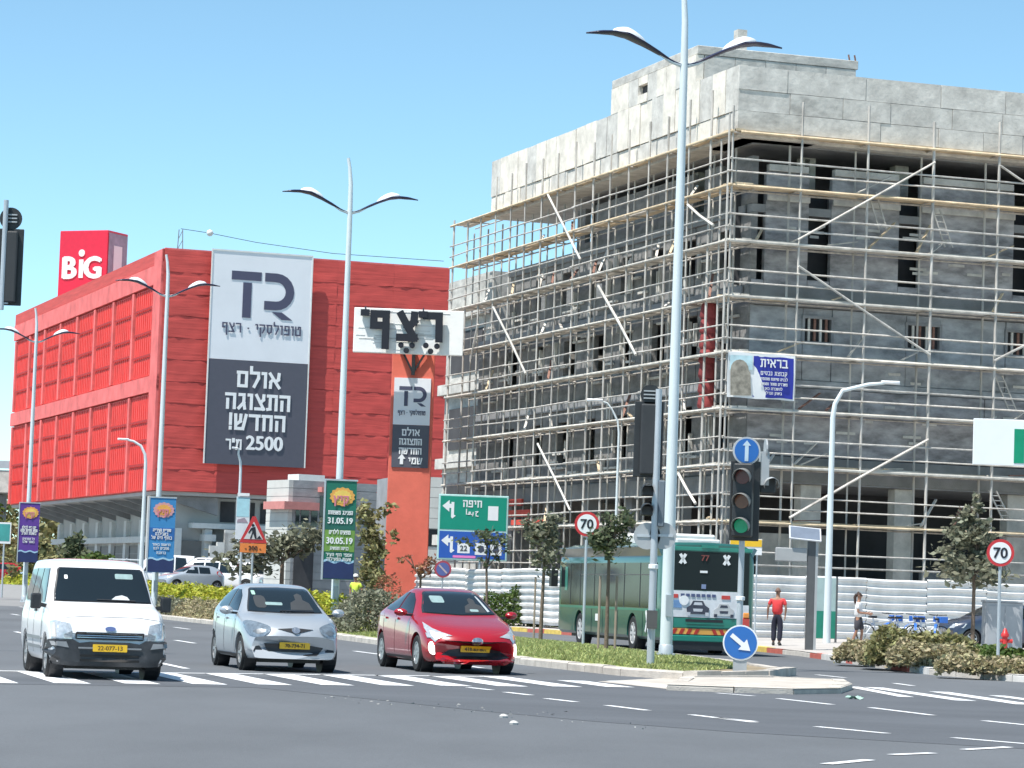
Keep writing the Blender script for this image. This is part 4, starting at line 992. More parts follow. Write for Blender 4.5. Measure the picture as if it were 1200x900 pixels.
Q.go('bumper_step', rr(-.48, .48, .46, .485, .01), 'F', M('grey trim', (.2, .21, .22), rough=.4), off=.05, parent=bmp, thick=.012)
for s in (1, -1):
    f = mir if s < 0 else (lambda p: p)
    Q.go('bumper_corner', f([(.62, .47), (.84, .5), (.86, .56), (.66, .56)]), 'F', M('grey trim', (0,)*3), off=.041, parent=bmp, thick=.01)
    Q.go('headlight', f([(.575, .60), (.86, .61), (.865, .86), (.80, .875), (.60, .83), (.575, .72)]), 'F', LENS, off=.012)
    Q.go('indicator', f([(.80, .62), (.855, .62), (.855, .84), (.81, .84)]), 'F', M('clear amber lens', (.55, .5, .45), rough=.1, coat=1), off=.017)
g_ = Q.go('grille', rr(-.52, .52, .60, .71, .02), 'F', BLK, off=.012)
for z in (.625, .655, .685): Q.go('grille_bar', rr(-.5, .5, z, z+.012, .004), 'F', CHR, off=.022, parent=g_, thick=.01)
Q.go('badge', [(.08*math.cos(a), .765+.035*math.sin(a)) for a in [i*PI/8 for i in range(16)]], 'F', M('blue badge', (.1, .14, .3), rough=.3), off=.012)
pl = Q.go('number_plate', rr(-.26, .26, .42, .53, .01), 'F', YPL, off=.055, thick=.02)
Q.go('bonnet_seam', [(-.78, .90), (-.45, .94), (.45, .94), (.78, .90), (.78, .905), (.45, .946), (-.45, .946), (-.78, .905)], 'F', BLK, off=.003, thick=.004)
def plate_text(root, P_, txt, z, h, par, x=None):
    # digits lie on the plate: place just in front of it
    hit = P_.bvh.ray_cast(V((-3, 0, z)), V((1, 0, 0)))[0]; o = latin(txt, root, INK, 0, 0, h, 0, .42, bold=.02, d=.004)
    return o, hit
def add_plate_text(root, Q, txt, z, h, off, wd=.4):
    hit = Q.bvh.ray_cast(V((-3, 0, z)), V((1, 0, 0)))[0]
    e = latin(txt, root, INK, 0, 0, h, 0, wd, bold=.02, d=.004); e.rotation_euler = (0, 0, -PI/2); e.location = (hit.x - off, 0, z); return e
add_plate_text(van, Q, '22-077-13', .443, .065, .10)
for side in ('L', 'R'):
    for nm, pol in (('side_window', [(1.45, 1.14), (2.35, 1.14), (2.35, 1.66), (1.82, 1.66)]), ('side_window', [(2.43, 1.14), (3.2, 1.14), (3.2, 1.66), (2.43, 1.66)]), ('side_window', [(3.28, 1.15), (4.05, 1.15), (3.98, 1.64), (3.28, 1.66)])):
        Q.go(nm, pol, side, GLASS, off=.008)
    for xx in (1.38, 2.39, 3.24): Q.go('door_seam', [(xx, .35), (xx+.012, .35), (xx+.012, 1.1), (xx, 1.1)], side, BLK, off=.002, thick=.003)
    for z in (.42, .56): Q.go('side_moulding', rr(1.25, 3.1, z, z+.05, .02), side, M('grey trim', (0,)*3), off=.015)
    Q.go('door_handle', rr(2.15, 2.33, .98, 1.02, .01), side, BLK, off=.02)
for s in (-1, 1):
    MB().box(1.17, 1.29, min(s*.93, s*1.09), max(s*.93, s*1.09), 1.03, 1.27).build('wing_mirror', BLK, van, bev=.03); MB().bar((1.25, s*.85, 1.08), (1.23, s*.96, 1.1), .06).build('mirror_arm', BLK, van)
Q.go('wiper', [(-.5, 1.175), (.1, 1.185), (.1, 1.195), (-.5, 1.19)], 'F', BLK, off=.02, parent=wsn, thick=.005)

# ---- silver hatchback
HAT = dict(L=3.9, W=1.69, zb=.2, rise=.02, axles=(.78, 3.27), r=.30, tw=.185, bow=.30, rbow=.22,
  top=[(0, .60), (.03, .68), (.10, .755), (.3, .84), (.6, .92), (.95, .985), (1.05, 1.02), (1.4, 1.215), (1.75, 1.375), (2.0, 1.445), (2.4, 1.475), (2.9, 1.45), (3.35, 1.36), (3.6, 1.22), (3.8, 1.0), (3.9, .85)],
  belt=[(0, .5), (.3, .72), (1, .90), (2, .94), (3.5, 1.0), (3.9, .8)], plan=[(0, .86), (.2, .93), (.6, .985), (1.5, 1), (3.2, 1), (3.7, .94), (3.9, .85)], roofw=[(0, .78), (.6, .80), (1.0, .78), (1.7, .70), (2.3, .685), (3.3, .66), (3.9, .7)],
  nose=[(.15, .03), (.35, -.02), (.5, -.01), (.75, .05), (1, .1)])
SILV = M('silver paint', (.44, .47, .50), rough=.33, metal=.35, var=.03, coat=.8)
mc = G(335, 786.5); mz, Q = make_car(HAT, place(HAT, mc, rz0), rz0, 'silver blue hatchback driving between the white van and the red car', 'car', None, SILV, 'car')
ws = [(-.63, 1.0), (0, .985), (.63, 1.0), (.615, 1.06), (.50, 1.36), (.46, 1.385), (0, 1.40), (-.46, 1.385), (-.50, 1.36), (-.615, 1.06)]
Q.go('windscreen_seal', [(a*1.04, 1.19+(b-1.19)*1.06) for a, b in ws], 'F', BLK, off=.003, thick=.01); wsn = Q.go('windscreen', ws, 'F', GLASS, off=.009)
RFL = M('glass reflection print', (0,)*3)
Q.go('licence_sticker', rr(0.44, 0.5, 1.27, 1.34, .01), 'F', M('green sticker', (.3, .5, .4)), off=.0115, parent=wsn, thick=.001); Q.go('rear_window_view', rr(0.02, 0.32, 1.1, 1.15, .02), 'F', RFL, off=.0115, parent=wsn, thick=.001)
SEAT = M('dim seat', (.03, .035, .04), rough=.8)
Q.go('seat_back', rr(0.3, 0.5, 1.05, 1.26, .06), 'F', SEAT, off=.0112, parent=wsn, thick=.001); Q.go('driver_shape', mir([(.1, 1.03), (.5, 1.03), (.46, 1.15), (.36, 1.2), (.36, 1.28), (.3, 1.31), (.23, 1.28), (.23, 1.2), (.13, 1.15)]), 'F', SEAT, off=.0112, parent=wsn, thick=.001)
for s in (1, -1):
    f = mir if s < 0 else (lambda p: p)
    hl = Q.go('headlight', f([(.42, .74), (.46, .64), (.60, .575), (.74, .60), (.79, .70), (.80, .80), (.74, .84), (.58, .81)]), 'F', M('tinted headlamp lens', (.28, .33, .37), rough=.1, metal=.5, var=.3, scale=14, coat=1), off=.010, curve=3); Q.go('lamp_reflector', f([(.52, .66), (.62, .62), (.70, .66), (.66, .69), (.58, .70)]), 'F', M('lamp inside', (.12, .14, .16), rough=.3), off=.011, curve=3, parent=hl, thick=.002)
    Q.go('fog_light', f([(.53, .34), (.70, .34), (.66, .42), (.60, .43)]), 'F', BLK, off=.008)
mo_ = Q.go('air_intake', [(-.38, .28), (.38, .28), (.48, .38), (.52, .47), (-.52, .47), (-.48, .38)], 'F', BLK, off=.022, step=.04)
sl0 = Q.go('upper_grille', [(-.30, .715), (0, .64), (.30, .715), (0, .735)], 'F', BLK, off=.008)
Q.go('emblem', [(.07*math.cos(a), .69+.05*math.sin(a)) for a in [i*PI/8 for i in range(16)]], 'F', CHR, off=.02)
Q.go('number_plate', rr(-.26, .26, .385, .495, .01), 'F', YPL, off=.05); add_plate_text(mz, Q, '70-734-71', .41, .06, .088)
for side in ('L', 'R'):
    Q.go('side_window', [(1.35, 1.0), (2.15, 1.02), (2.15, 1.36), (2.0, 1.36), (1.75, 1.26)], side, GLASS, off=.007); Q.go('side_window', [(2.23, 1.02), (3.05, 1.06), (3.15, 1.20), (2.9, 1.33), (2.23, 1.37)], side, GLASS, off=.007)
    for xx in (1.2, 2.19, 3.05): Q.go('door_seam', [(xx, .3), (xx+.012, .3), (xx+.012, .98), (xx, .98)], side, BLK, off=.002, thick=.003)
    for xx in (1.95, 2.85): Q.go('door_handle', rr(xx, xx+.18, .84, .875, .01), side, SILV, off=.02)
    Q.go('sill', rr(1.15, 2.85, .2, .27, .02), side, BLK, off=.006)
mirror_m(mz, Q, (1.28, .87, 1.0), SILV, (.14, .23, .15)); Q.go('wiper', [(-.5, 1.0), (.1, 1.0), (.1, 1.012), (-.5, 1.012)], 'F', BLK, off=.02, parent=wsn, thick=.005)

# ---- red saloon
PRI = dict(L=4.54, W=1.76, zb=.18, rise=.03, axles=(.96, 3.66), r=.32, tw=.2, spokes=7, cover=True, bow=.38, rbow=.2,
  top=[(0, .56), (.04, .63), (.14, .70), (.4, .80), (.8, .90), (1.15, .98), (1.3, 1.04), (1.7, 1.235), (2.05, 1.375), (2.35, 1.445), (2.65, 1.47), (3.1, 1.43), (3.6, 1.31), (4.1, 1.15), (4.4, 1.05), (4.54, .9)],
  belt=[(0, .48), (.3, .64), (1, .84), (1.6, .91), (3.6, 1.02), (4.54, .85)], plan=[(0, .84), (.25, .93), (.7, .985), (1.5, 1), (3.5, 1), (4.2, .94), (4.54, .86)], roofw=[(0, .74), (.6, .80), (1.2, .78), (1.9, .68), (2.6, .66), (3.6, .62), (4.54, .66)],
  nose=[(.15, .0), (.3, -.02), (.5, -.0), (.62, .02), (1, .1)])
RPAINT = M('red car paint', (.34, .008, .016), rough=.25, var=.03, coat=1)
pc = G(542.5, 788.5); pr_, Q = make_car(PRI, place(PRI, pc, rz0), rz0, 'glossy red saloon car with lit white lamps beside the median', 'car', None, RPAINT, 'car'); pr_.scale = (1.025,)*3
ws = [(-.65, 1.03), (0, 1.005), (.65, 1.03), (.63, 1.08), (.49, 1.36), (.44, 1.39), (0, 1.405), (-.44, 1.39), (-.49, 1.36), (-.63, 1.08)]
Q.go('windscreen_seal', [(a*1.04, 1.2+(b-1.2)*1.06) for a, b in ws], 'F', BLK, off=.003, thick=.01); wsn = Q.go('windscreen', ws, 'F', GLASS, off=.009)
Q.go('painted_reflection', rr(0.2, 0.44, 1.2, 1.32, .03), 'F', RFL, off=.0112, parent=wsn, thick=.001); Q.go('pillar_reflection', mir([(.42, 1.33), (.45, 1.33), (.57, 1.07), (.52, 1.06)]), 'F', M('glass sheen', (.45, .5, .52), rough=.2), off=.0112, parent=wsn, thick=.001); Q.go('driver_shape', mir([(.1, 1.04), (.5, 1.05), (.46, 1.16), (.36, 1.2), (.36, 1.27), (.3, 1.3), (.24, 1.27), (.24, 1.2), (.14, 1.15)]), 'F', SEAT, off=.0112, parent=wsn, thick=.001); Q.go('steering_wheel', rr(-0.36, -0.2, 1.06, 1.1, .02), 'F', RFL, off=.0116, parent=wsn, thick=.001)  # first patch is a reflection painted on the windscreen, as is the pillar's
DRL = M('lit lamp', (1, .99, .95), rough=.3, var=0, emit=1.0)
for s in (1, -1):
    f = mir if s < 0 else (lambda p: p)
    hl = Q.go('headlight', f([(.42, .645), (.62, .62), (.70, .53), (.77, .62), (.80, .76), (.78, .86), (.70, .76), (.58, .70)]), 'F', LENS, off=.008, step=.05)
    if s > 0: Q.go('headlight_strip', f([(.50, .655), (.62, .635), (.69, .57), (.73, .64), (.74, .72), (.68, .69), (.58, .67)]), 'F', DRL, off=.012, step=.05, parent=hl, thick=.002)
    Q.go('running_light', f(catmull([(.71, .32), (.76, .34), (.78, .42), (.77, .51), (.73, .53), (.715, .42)], 3, True)), 'F', DRL, off=.016)
    Q.go('indicator', f([(.72, .60), (.79, .60), (.80, .68), (.74, .68)]), 'F', ORL if s < 0 else LENS, off=.014)
Q.go('grille_slot', [(-.56, .565), (-.3, .535), (0, .525), (.3, .535), (.56, .565), (.3, .56), (0, .555), (-.3, .56)], 'F', BLK, off=.008, step=.05)
Q.go('lower_intake', [(-.50, .24), (.50, .24), (.62, .30), (.46, .40), (.28, .43), (-.28, .43), (-.46, .40), (-.62, .30)], 'F', BLK, off=.008)
Q.go('red_splitter', [(-.70, .23), (-.5, .19), (.5, .19), (.70, .23), (.56, .28), (.4, .245), (-.4, .245), (-.56, .28)], 'F', RPAINT, off=.035, thick=.04)
Q.go('emblem', [(.10*math.cos(a), .555+.065*math.sin(a)) for a in [i*PI/8 for i in range(16)]], 'F', CHR, off=.02)
Q.go('number_plate', rr(-.26, .26, .37, .48, .01), 'F', YPL, off=.04); add_plate_text(pr_, Q, '418-83-801', .395, .06, .072)
for side in ('L', 'R'):
    Q.go('side_window', [(1.6, 1.0), (2.5, 1.02), (2.5, 1.37), (2.3, 1.36), (2.0, 1.24)], side, GLASS, off=.007); Q.go('side_window', [(2.58, 1.02), (3.5, 1.07), (3.4, 1.22), (3.0, 1.35), (2.58, 1.38)], side, GLASS, off=.007)
    for xx in (1.45, 2.54, 3.45): Q.go('door_seam', [(xx, .3), (xx+.012, .3), (xx+.012, .98), (xx, .98)], side, BLK, off=.002, thick=.003)
    for xx in (2.3, 3.2): Q.go('door_handle', rr(xx, xx+.2, .88, .915, .01), side, RPAINT, off=.02)
    Q.go('sill', rr(1.35, 3.25, .18, .25, .02), side, BLK, off=.006)
mirror_m(pr_, Q, (1.55, .90, 1.02), RPAINT, (.14, .24, .14))

# ---- parked cars beyond the hedge
SUV = dict(L=4.8, W=1.86, zb=.26, rise=.05, axles=(.9, 3.7), r=.37, tw=.24, bow=.2, rbow=.12,
  top=[(0, .8), (.05, .95), (.3, 1.08), (.9, 1.14), (1.2, 1.2), (1.6, 1.5), (1.95, 1.72), (2.4, 1.8), (4.2, 1.78), (4.6, 1.62), (4.75, 1.2), (4.8, .95)],
  belt=[(0, .7), (.5, 1.0), (4.8, 1.12)], plan=[(0, .9), (.4, .98), (2, 1), (4.4, .98), (4.8, .92)], roofw=[(0, .82), (1.2, .8), (2, .76), (4.8, .74)], nose=[(0, 0), (1, 0)])
def suv(c, rz, label, col, nm='parked_car', S=SUV):
    r_, Q = make_car(S, (c[0], c[1], c[2]), rz, label, 'car', 'cars parked behind the hedge', col, nm)
    L_ = S['L']; zt_ = max(z for _, z in S['top']); zs = interp(S['belt'], 2.2)+.05
    Q.go('windscreen', [(-.66, zs+.06), (.66, zs+.06), (.55, zt_-.13), (-.55, zt_-.13)], 'F', GLASS, off=.01, step=.15); Q.go('rear_window', [(-.6, zs+.02), (.6, zs+.02), (.52, zt_-.14), (-.52, zt_-.14)], 'B', GLASS, off=.01, step=.15)
    for sd in ('L', 'R'):
        Q.go('side_window', [(L_*.34, zs), (L_*.54, zs), (L_*.54, zt_-.12), (L_*.44, zt_-.12)], sd, GLASS, off=.01, step=.2); Q.go('side_window', [(L_*.56, zs), (L_*.73, zs), (L_*.73, zt_-.14), (L_*.56, zt_-.12)], sd, GLASS, off=.01, step=.2)
        if L_ > 4.5: Q.go('side_window', [(L_*.75, zs), (L_*.92, zs+.03), (L_*.88, zt_-.18), (L_*.75, zt_-.14)], sd, GLASS, off=.01, step=.2)
    for s in (1, -1):
        f = mir if s < 0 else (lambda p: p)
        Q.go('tail_light', f([(.62, .85), (.82, .85), (.8, 1.15), (.64, 1.15)]), 'B', REDL, off=.01, step=.2); Q.go('headlight', f([(.5, .62), (.8, .64), (.8, .78), (.55, .76)]), 'F', LENS, off=.01, step=.2)
    return r_
def pk(px, Y, z=1.0): return (X0(px - .035*30, Y), Y, z)
suv(pk(322, 174), R(165), 'white estate car parked with its rear window and side showing, right of the roadworks sign', WPAINT)
suv(pk(256, 176), R(12), 'white off-road car parked side on just left of the roadworks sign', WPAINT)
hs = dict(HAT); suv(pk(196, 170), R(30), 'silver grey hatchback parked low in front of the white vehicles', M('grey blue paint', (.42, .47, .52), rough=.3, metal=.3, coat=.8, var=.02), S=hs)
suv(pk(200, 186), R(8), 'white parked van behind the silver hatchback, beside the blue banner', WPAINT, S=dict(SUV, top=[(0, .8), (.05, .95), (.3, 1.08), (.9, 1.2), (1.2, 1.4), (1.6, 1.7), (1.95, 1.95), (2.4, 2.05), (4.6, 2.03), (4.75, 1.9), (4.8, 1.0)]))
suv(pk(148, 188), R(5), 'white tall vehicle with roof rack parked left of the blue banner', WPAINT, S=dict(SUV, top=[(0, .8), (.05, .95), (.3, 1.08), (.9, 1.2), (1.2, 1.4), (1.6, 1.75), (1.95, 2.05), (2.4, 2.15), (4.6, 2.13), (4.75, 2.0), (4.8, 1.0)]))
suv(pk(24, 205, .85), R(20), 'light blue small car parked beyond the hedge at the left edge', M('light blue paint', (.3, .45, .6), rough=.3, coat=.8, var=.02), S=hs)
suv(pk(-24, 210, .95), R(15), 'red small car cut off at the left edge of the picture', RPAINT, S=hs)
rk = E('roof_rack', P(158, 656, 186.5), R(5), 'white roof rack with bars on the tall parked vehicle', 'roof rack')
for y in (-.5, .5): MB().bar((-1.6, y, 0), (1.6, y, 0), .07).build('side_rail', WSTEEL, rk)
for x in (-1.4, -.5, .4, 1.3): MB().bar((x, -.55, .04), (x, .55, .04), .06).build('cross_bar', WSTEEL, rk)
# dark car by the grey cabinet
dk = suv((X0(1104, 99), 98, .22), R(16), 'dark blue hatchback parked by the site fence, half hidden by the grey cabinet', M('dark blue paint', (.03, .045, .08), rough=.3, coat=.8, var=.02), S=hs)
dk['group'] = ''; del dk['group']

# ---- green bus
BL, BW, BH = 11.9, 2.5, 2.95
bp = P(776, 740, 80.0); bz = R(90 + 12.5); brt = V((math.cos(R(12.5)), math.sin(R(12.5)), 0))
bo = V((bp.x, bp.y, 0)) + brt*(BW/2)
bus = E('bus', (bo.x, bo.y, .01), bz, 'green city bus seen from behind, a white car advert on its back', 'bus')
BG = M('bus green paint', (.014, .10, .085), rough=.3, var=.05, coat=.6); BGL = M('bus light green', (.012, .20, .15), rough=.35, var=.05, coat=.5); BCOV = M('bus blue grey cove', (.045, .115, .15), rough=.3, var=.05, coat=.5)
BGLASS = M('bus window glass', (.016, .022, .025), rough=.12, var=0, spec=.12)
bus.scale = (1, 1.035, 1.01)
# x forward (0 = rear), y left
m = MB(); prof = [(0, .34), (1.16, .34), (1.24, .42), (1.25, .9), (1.25, 2.4), (1.22, 2.62), (1.1, 2.86), (.9, 2.95), (0, 2.98)]
prof = prof + [(-y, z) for y, z in prof[-2:0:-1]]
sts = [(0, .94, .06), (.06, .985, .02), (.2, 1, 0), (11.5, 1, 0), (11.8, .98, .03), (11.9, .9, .15)]
for x, k, dz in sts:
    for (y, z) in prof: m.v.append((x + (.0 if x > .3 else 0), y*k, z - dz*(z-1.4)/1.5))
n = len(prof)
for i in range(len(sts)-1):
    for j in range(n): a = i*n+j; b_ = i*n+(j+1) % n; m.f.append((a, b_, b_+n, a+n))
m.f.append(tuple(range(n))); m.f.append(tuple((len(sts)-1)*n+j for j in range(n)))
AXB = (3.0, 9.1); RB = .48
bm_ = wheel_cut(m.mesh('busraw'), AXB, RB, BW/2); bm_.name = 'body'; bm_.materials.clear(); bm_.materials.append(BG); bm_.polygons.foreach_set('use_smooth', [True]*len(bm_.polygons)); bm_.set_sharp_from_angle(angle=R(30)); link('body', bm_, bus)
for x in AXB:
    for s in (-1, 1):
        MB().lathe([(RB*1.15, s*.97), (RB*1.15, s*1.2), (RB*1.12, s*1.2), (RB*1.12, s*.98)], 24, 'y', (x, 0, RB)).build('wheel_arch_liner', BLK, bus)
        w_ = wheel(RB, .3, M('grey bus rim', (.5, .5, .5), rough=.5, var=.1), 8); w_.parent = bus; w_.location = (x, s*1.08, RB)
MB().box(1, 11, -1, 1, .25, .5).build('underbody', BLK, bus)
for s in (1, -1):
    y0 = s*1.252; y1 = s*1.262; ya, yb = min(y0, y1), max(y0, y1)
    MB().box(.5, 11.4, ya, yb, 1.18, 2.40).build('window_band', BGLASS, bus)
    for x in (2.2, 3.9, 5.6, 7.3, 9.0, 10.2): MB().box(x-.03, x+.03, min(y0, s*1.268), max(y0, s*1.268), 1.18, 2.40).build('mullion', BLK, bus)
    MB().box(1.0, 8.9, min(s*1.263, s*1.267), max(s*1.263, s*1.267), 2.06, 2.09).build('window_rail', M('window rail', (.1, .1, .1)), bus)
    MB().bar((.2, s*1.215, 2.66), (11.6, s*1.215, 2.66), .09, .42, V((0, s*.5, 1))).build('cove_panel', BCOV, bus)
    MB().box(.3, 11.5, ya-.002, yb-.004, 1.1, 1.16).build('trim_strip', BGL, bus)
    for x in (1.9, 4.6, 6.3, 7.6): MB().box(x-.008, x+.008, ya-.002, yb-.006, .4, 1.08).build('panel_seam', BLK, bus)
wx_ = MB()
for a in (55, -55): wx_.bar((1.35-.26*math.cos(R(a)), 1.27, .82-.34*math.sin(R(a))), (1.35+.26*math.cos(R(a)), 1.27, .82+.34*math.sin(R(a))), .01, .1, V((1, 0, 0)))
wx_.build('white_mark', WHITE, bus); MB().box(6.8, 7.1, 1.255, 1.262, .75, .95).build('white_mark', WHITE, bus); MB().box(10.6, 10.9, 1.264, 1.27, 1.6, 2.3).build('green_poster', BGL, bus)
MB().box(2.6, 6.0, -.9, .9, 2.9, 3.24).build('air_conditioner', WALLW, bus, bev=.06); MB().box(1.1, 1.9, -.6, .6, 2.9, 3.08).build('roof_hatch', WALLW, bus, bev=.04)
MB().box(11.7, 12.0, 1.3, 1.5, 1.7, 2.2).bar((11.8, 1.2, 2.5), (11.85, 1.4, 2.2), .05).build('wing_mirror', BLK, bus)
# rear face, built in a frame whose x runs to the right and y away
rf = lambda name, x0, x1, z0, z1, mat, d=.02, bev=0: MB().box(-d, .05, -x1, -x0, z0, z1).build(name, mat, bus, bev=bev)
rf('rear_window', -1.1, .88, 1.70, 2.72, BGLASS, .025, .01); rf('rear_side_glass', .90, 1.08, 1.35, 2.72, BGLASS, .022); rf('top_rim', -1.16, 1.16, 2.74, 2.84, BGL, .03, .01)
MB().box(-.06, .05, -.22, .22, 2.82, 2.9).build('camera_housing', BGL, bus)
def rearsign(par=None): 
    e = E('rear_markings', (-.03, 0, 0)); e.rotation_euler = (0, 0, -PI/2); e.parent = bus; return e   # local x -> right seen from behind
rs = rearsign()
for x in (-.72, .46):
    b = MB(); 
    for a in (52, -52): b.bar((x-.12*math.cos(R(a)), -.006, 2.52-.16*math.sin(R(a))), (x+.12*math.cos(R(a)), -.006, 2.52+.16*math.sin(R(a))), .075, .012, V((0, 1, 0)))
    b.build('white_cross', WHITE, rs)
latin('77', rs, M('red digits', (.22, .06, .05), rough=.5), -.12, 2.48, .15, -.003, bold=.03); latin('77', rs, M('red digits', (0,)*3), -.12, 2.48, .15, -.006, bold=0) if False else None
MB().box(-.25, -.05, -.01, 0, 2.16, 2.22).build('white_sticker', WHITE, rs); MB().box(-.2, -.08, -.012, 0, 1.74, 1.86).build('blue_sticker', M('blue sticker', (.2, .25, .4)), rs)
AD = M('advert white', (.66, .67, .69), rough=.4, var=.12, scale=4); rf('advert_panel', -1.12, .86, .98, 1.68, AD, .025)
rf('advert_side', .88, 1.1, .98, 1.34, AD, .02)
b = MB()
for k in range(7): x = -.75+k*.14; b.box(x, x+.1, -.012, .0, 1.52, 1.60)
b.build('advert_lettering', M('advert blue', (.08, .1, .2), rough=.5), rs)
heb('קופץ', rs, M('advert red', (.55, .05, .05), rough=.5), -.9, 1.50, .11, .0, .22) if False else [MB().box(x0, x1, -.012, 0, 1.48, 1.58).build('advert_red_mark', M('advert red', (.55, .06, .05), rough=.5), rs) for x0, x1 in ((-1.08, -.82), (.35, .58))]
MB().box(-1.1, -.72, -.009, 0, 1.22, 1.42).build('advert_sky', M('advert sky', (.15, .28, .5), var=.2), rs)
MB().lathe([(.13, -.014), (.13, 0)], 16, 'y', (-.66, 0, 1.42)).build('advert_disc', WHITE, rs)
def adcar(cx, z, s, m1, m2):
    b = MB(); b.prism([(cx-.3*s, z+.05*s), (cx+.3*s, z+.05*s), (cx+.32*s, z+.22*s), (cx+.2*s, z+.3*s), (cx+.14*s, z+.42*s), (cx-.14*s, z+.42*s), (cx-.2*s, z+.3*s), (cx-.32*s, z+.22*s)], -.014, -.001); b.build('advert_car', m1, rs)
    b = MB(); b.prism([(cx-.13*s, z+.3*s), (cx+.13*s, z+.3*s), (cx+.1*s, z+.38*s), (cx-.1*s, z+.38*s)], -.018, -.015); b.prism([(cx-.12*s, z+.12*s), (cx+.12*s, z+.12*s), (cx+.14*s, z+.2*s), (cx-.14*s, z+.2*s)], -.018, -.015)
    for x in (-.26, .26): b.prism([(cx+x*s-.05*s, z), (cx+x*s+.05*s, z), (cx+x*s+.05*s, z+.1*s), (cx+x*s-.05*s, z+.1*s)], -.017, -.015)
    b.build('advert_car_detail', m2, rs)
adcar(-.28, 1.02, .95, M('advert dark car', (.05, .055, .08), var=.4, scale=9), M('advert light', (.55, .56, .6), var=.2)); adcar(.42, 1.0, .85, M('advert pale car', (.5, .5, .5), var=.2), M('advert dark car', (0,)*3))
rf('engine_door', -1.1, .86, .70, .96, BGL, .02, .01); MB().box(-.6, .4, -.015, .005, .86, .93).build('engine_vent', BLK, rs); MB().bar((-.6, -.03, .82), (.7, -.03, .82), .03).build('handle_rail', BGL, rs)
rf('hazard_board', -1.1, .86, .53, .68, M('hazard orange', (.75, .38, .08), rough=.5), .035)
for k in range(4): x = -.98+k*.2; MB().prism([(x, .535), (x+.1, .535), (x+.17, .675), (x+.07, .675)], -.012, -.008).build('hazard_stripe', M('hazard red', (.42, .03, .02), rough=.5), rs)
for k in range(4): x = .1+k*.2; MB().prism([(x+.07, .535), (x+.17, .535), (x+.1, .675), (x, .675)], -.012, -.008).build('hazard_stripe', M('hazard red', (.42, .03, .02), rough=.5), rs)
rf('rear_bumper', -1.2, 1.2, .34, .50, BGL, .05, .02)
for s in (-1, 1):
    MB().box(-.04, .05, s*1.03-.1, s*1.03+.1, .72, 1.0).build('tail_light', REDL, bus, bev=.02); MB().box(-.05, .05, s*1.03-.08, s*1.03+.08, 1.0, 1.14).build('tail_light', ORL, bus, bev=.02)
MB().box(-.02, .1, -.9, .9, .12, .34).build('rear_skirt', BLK, bus)
# ================================================================ LAMP POSTS
LP = M('lamp post paint', (.62, .68, .70), rough=.45, var=.08, scale=2, streak=(1, 1, .3)); NAVYM = M('dark blue lamp shell', (.018, .02, .06), rough=.35, var=.1)
def double_lamp(loc_, label, top=14.7, head=13.0):
    r_ = E('street_lamp', loc_, R(13), label, 'street lamp', 'double-armed street lamps along the median')
    MB().tube([(0, 0, 0), (0, 0, 4), (0, 0, 9), (0, 0, head), (-.01, 0, head+.9), (-.06, 0, top-.3), (-.12, 0, top)], [.135, .115, .095, .08, .07, .055, .05], 14).build('pole', LP, r_, smooth=40)
    b = MB().lathe([(.22, 0), (.22, .04), (.16, .06), (.15, .3), (.135, .32)], 12, 'z')
    for k in range(4): a = PI/4 + k*PI/2; b.lathe([(.03, .04), (.03, .14)], 6, 'z', (.19*math.cos(a), .19*math.sin(a), 0))
    b.build('base_plate', GALV, r_, smooth=40); MB().box(-.07, .07, -.15, -.12, .9, 1.35).build('access_door', GALV, r_)
    MB().lathe([(.085, 5.6), (.1, 5.61), (.1, 5.75), (.085, 5.76)], 10, 'z').build('clamp', GALV, r_)
    zc = [(0, -.02), (.26, .06), (.59, .23), (.9, .38), (1.26, .52), (1.57, .57), (1.85, .56), (2.15, .52)]; wc = [(0, .045), (.3, .05), (.6, .13), (1.0, .22), (1.4, .24), (1.75, .15), (2.15, .01)]
    for s in (-1, 1):
        b = MB()
        def f(u, v):
            x = .05 + 2.1*u; a = 2*PI*v; wd = interp(wc, x); return (s*x, wd*math.cos(a), head + interp(zc, x) + (.05 if math.sin(a) < 0 else .035)*math.sin(a)*min(1, .35+wd*5))
        b.sheet(f, 24, 12); w_ = b.build('arm', NAVYM, r_, smooth=60)
        d = MB()
        def g(u, v):
            x = .82 + .78*u; a = PI*v; k = math.sin(PI*u)**.6; wd = interp(wc, x)*.9*k; return (s*x, wd*math.cos(a), head + interp(zc, x) + .03 + .15*k*math.sin(a))
        d.sheet(g, 14, 10); d.build('dome', WSTEEL, w_, smooth=60)
        MB().tube([(s*.02, 0, head-.03), (s*.3, 0, head+.05), (s*.62, 0, head+.24)], [.05, .04, .03], 8).build('arm_strut', LP, w_, smooth=50)
    return r_
l1 = G(780, 772, .22); double_lamp((l1.x, l1.y, .2), 'tallest double-armed street lamp in the middle of the picture, its top beyond the frame', 14.5, 12.5)
Y2, Y3, Y4 = 92.6, 122.0, 149.0
q2 = P(398, 560, Y2); q3 = P(187, 560, Y3); q4 = P(35, 560, Y4)
double_lamp((q2.x, Y2, .15), 'double-armed street lamp carrying the green festival banner'); double_lamp((q3.x, Y3, .15), 'double-armed street lamp carrying the blue banner, before the red building corner'); double_lamp((q4.x, Y4, .2), 'double-armed street lamp carrying the purple banner at the far left')
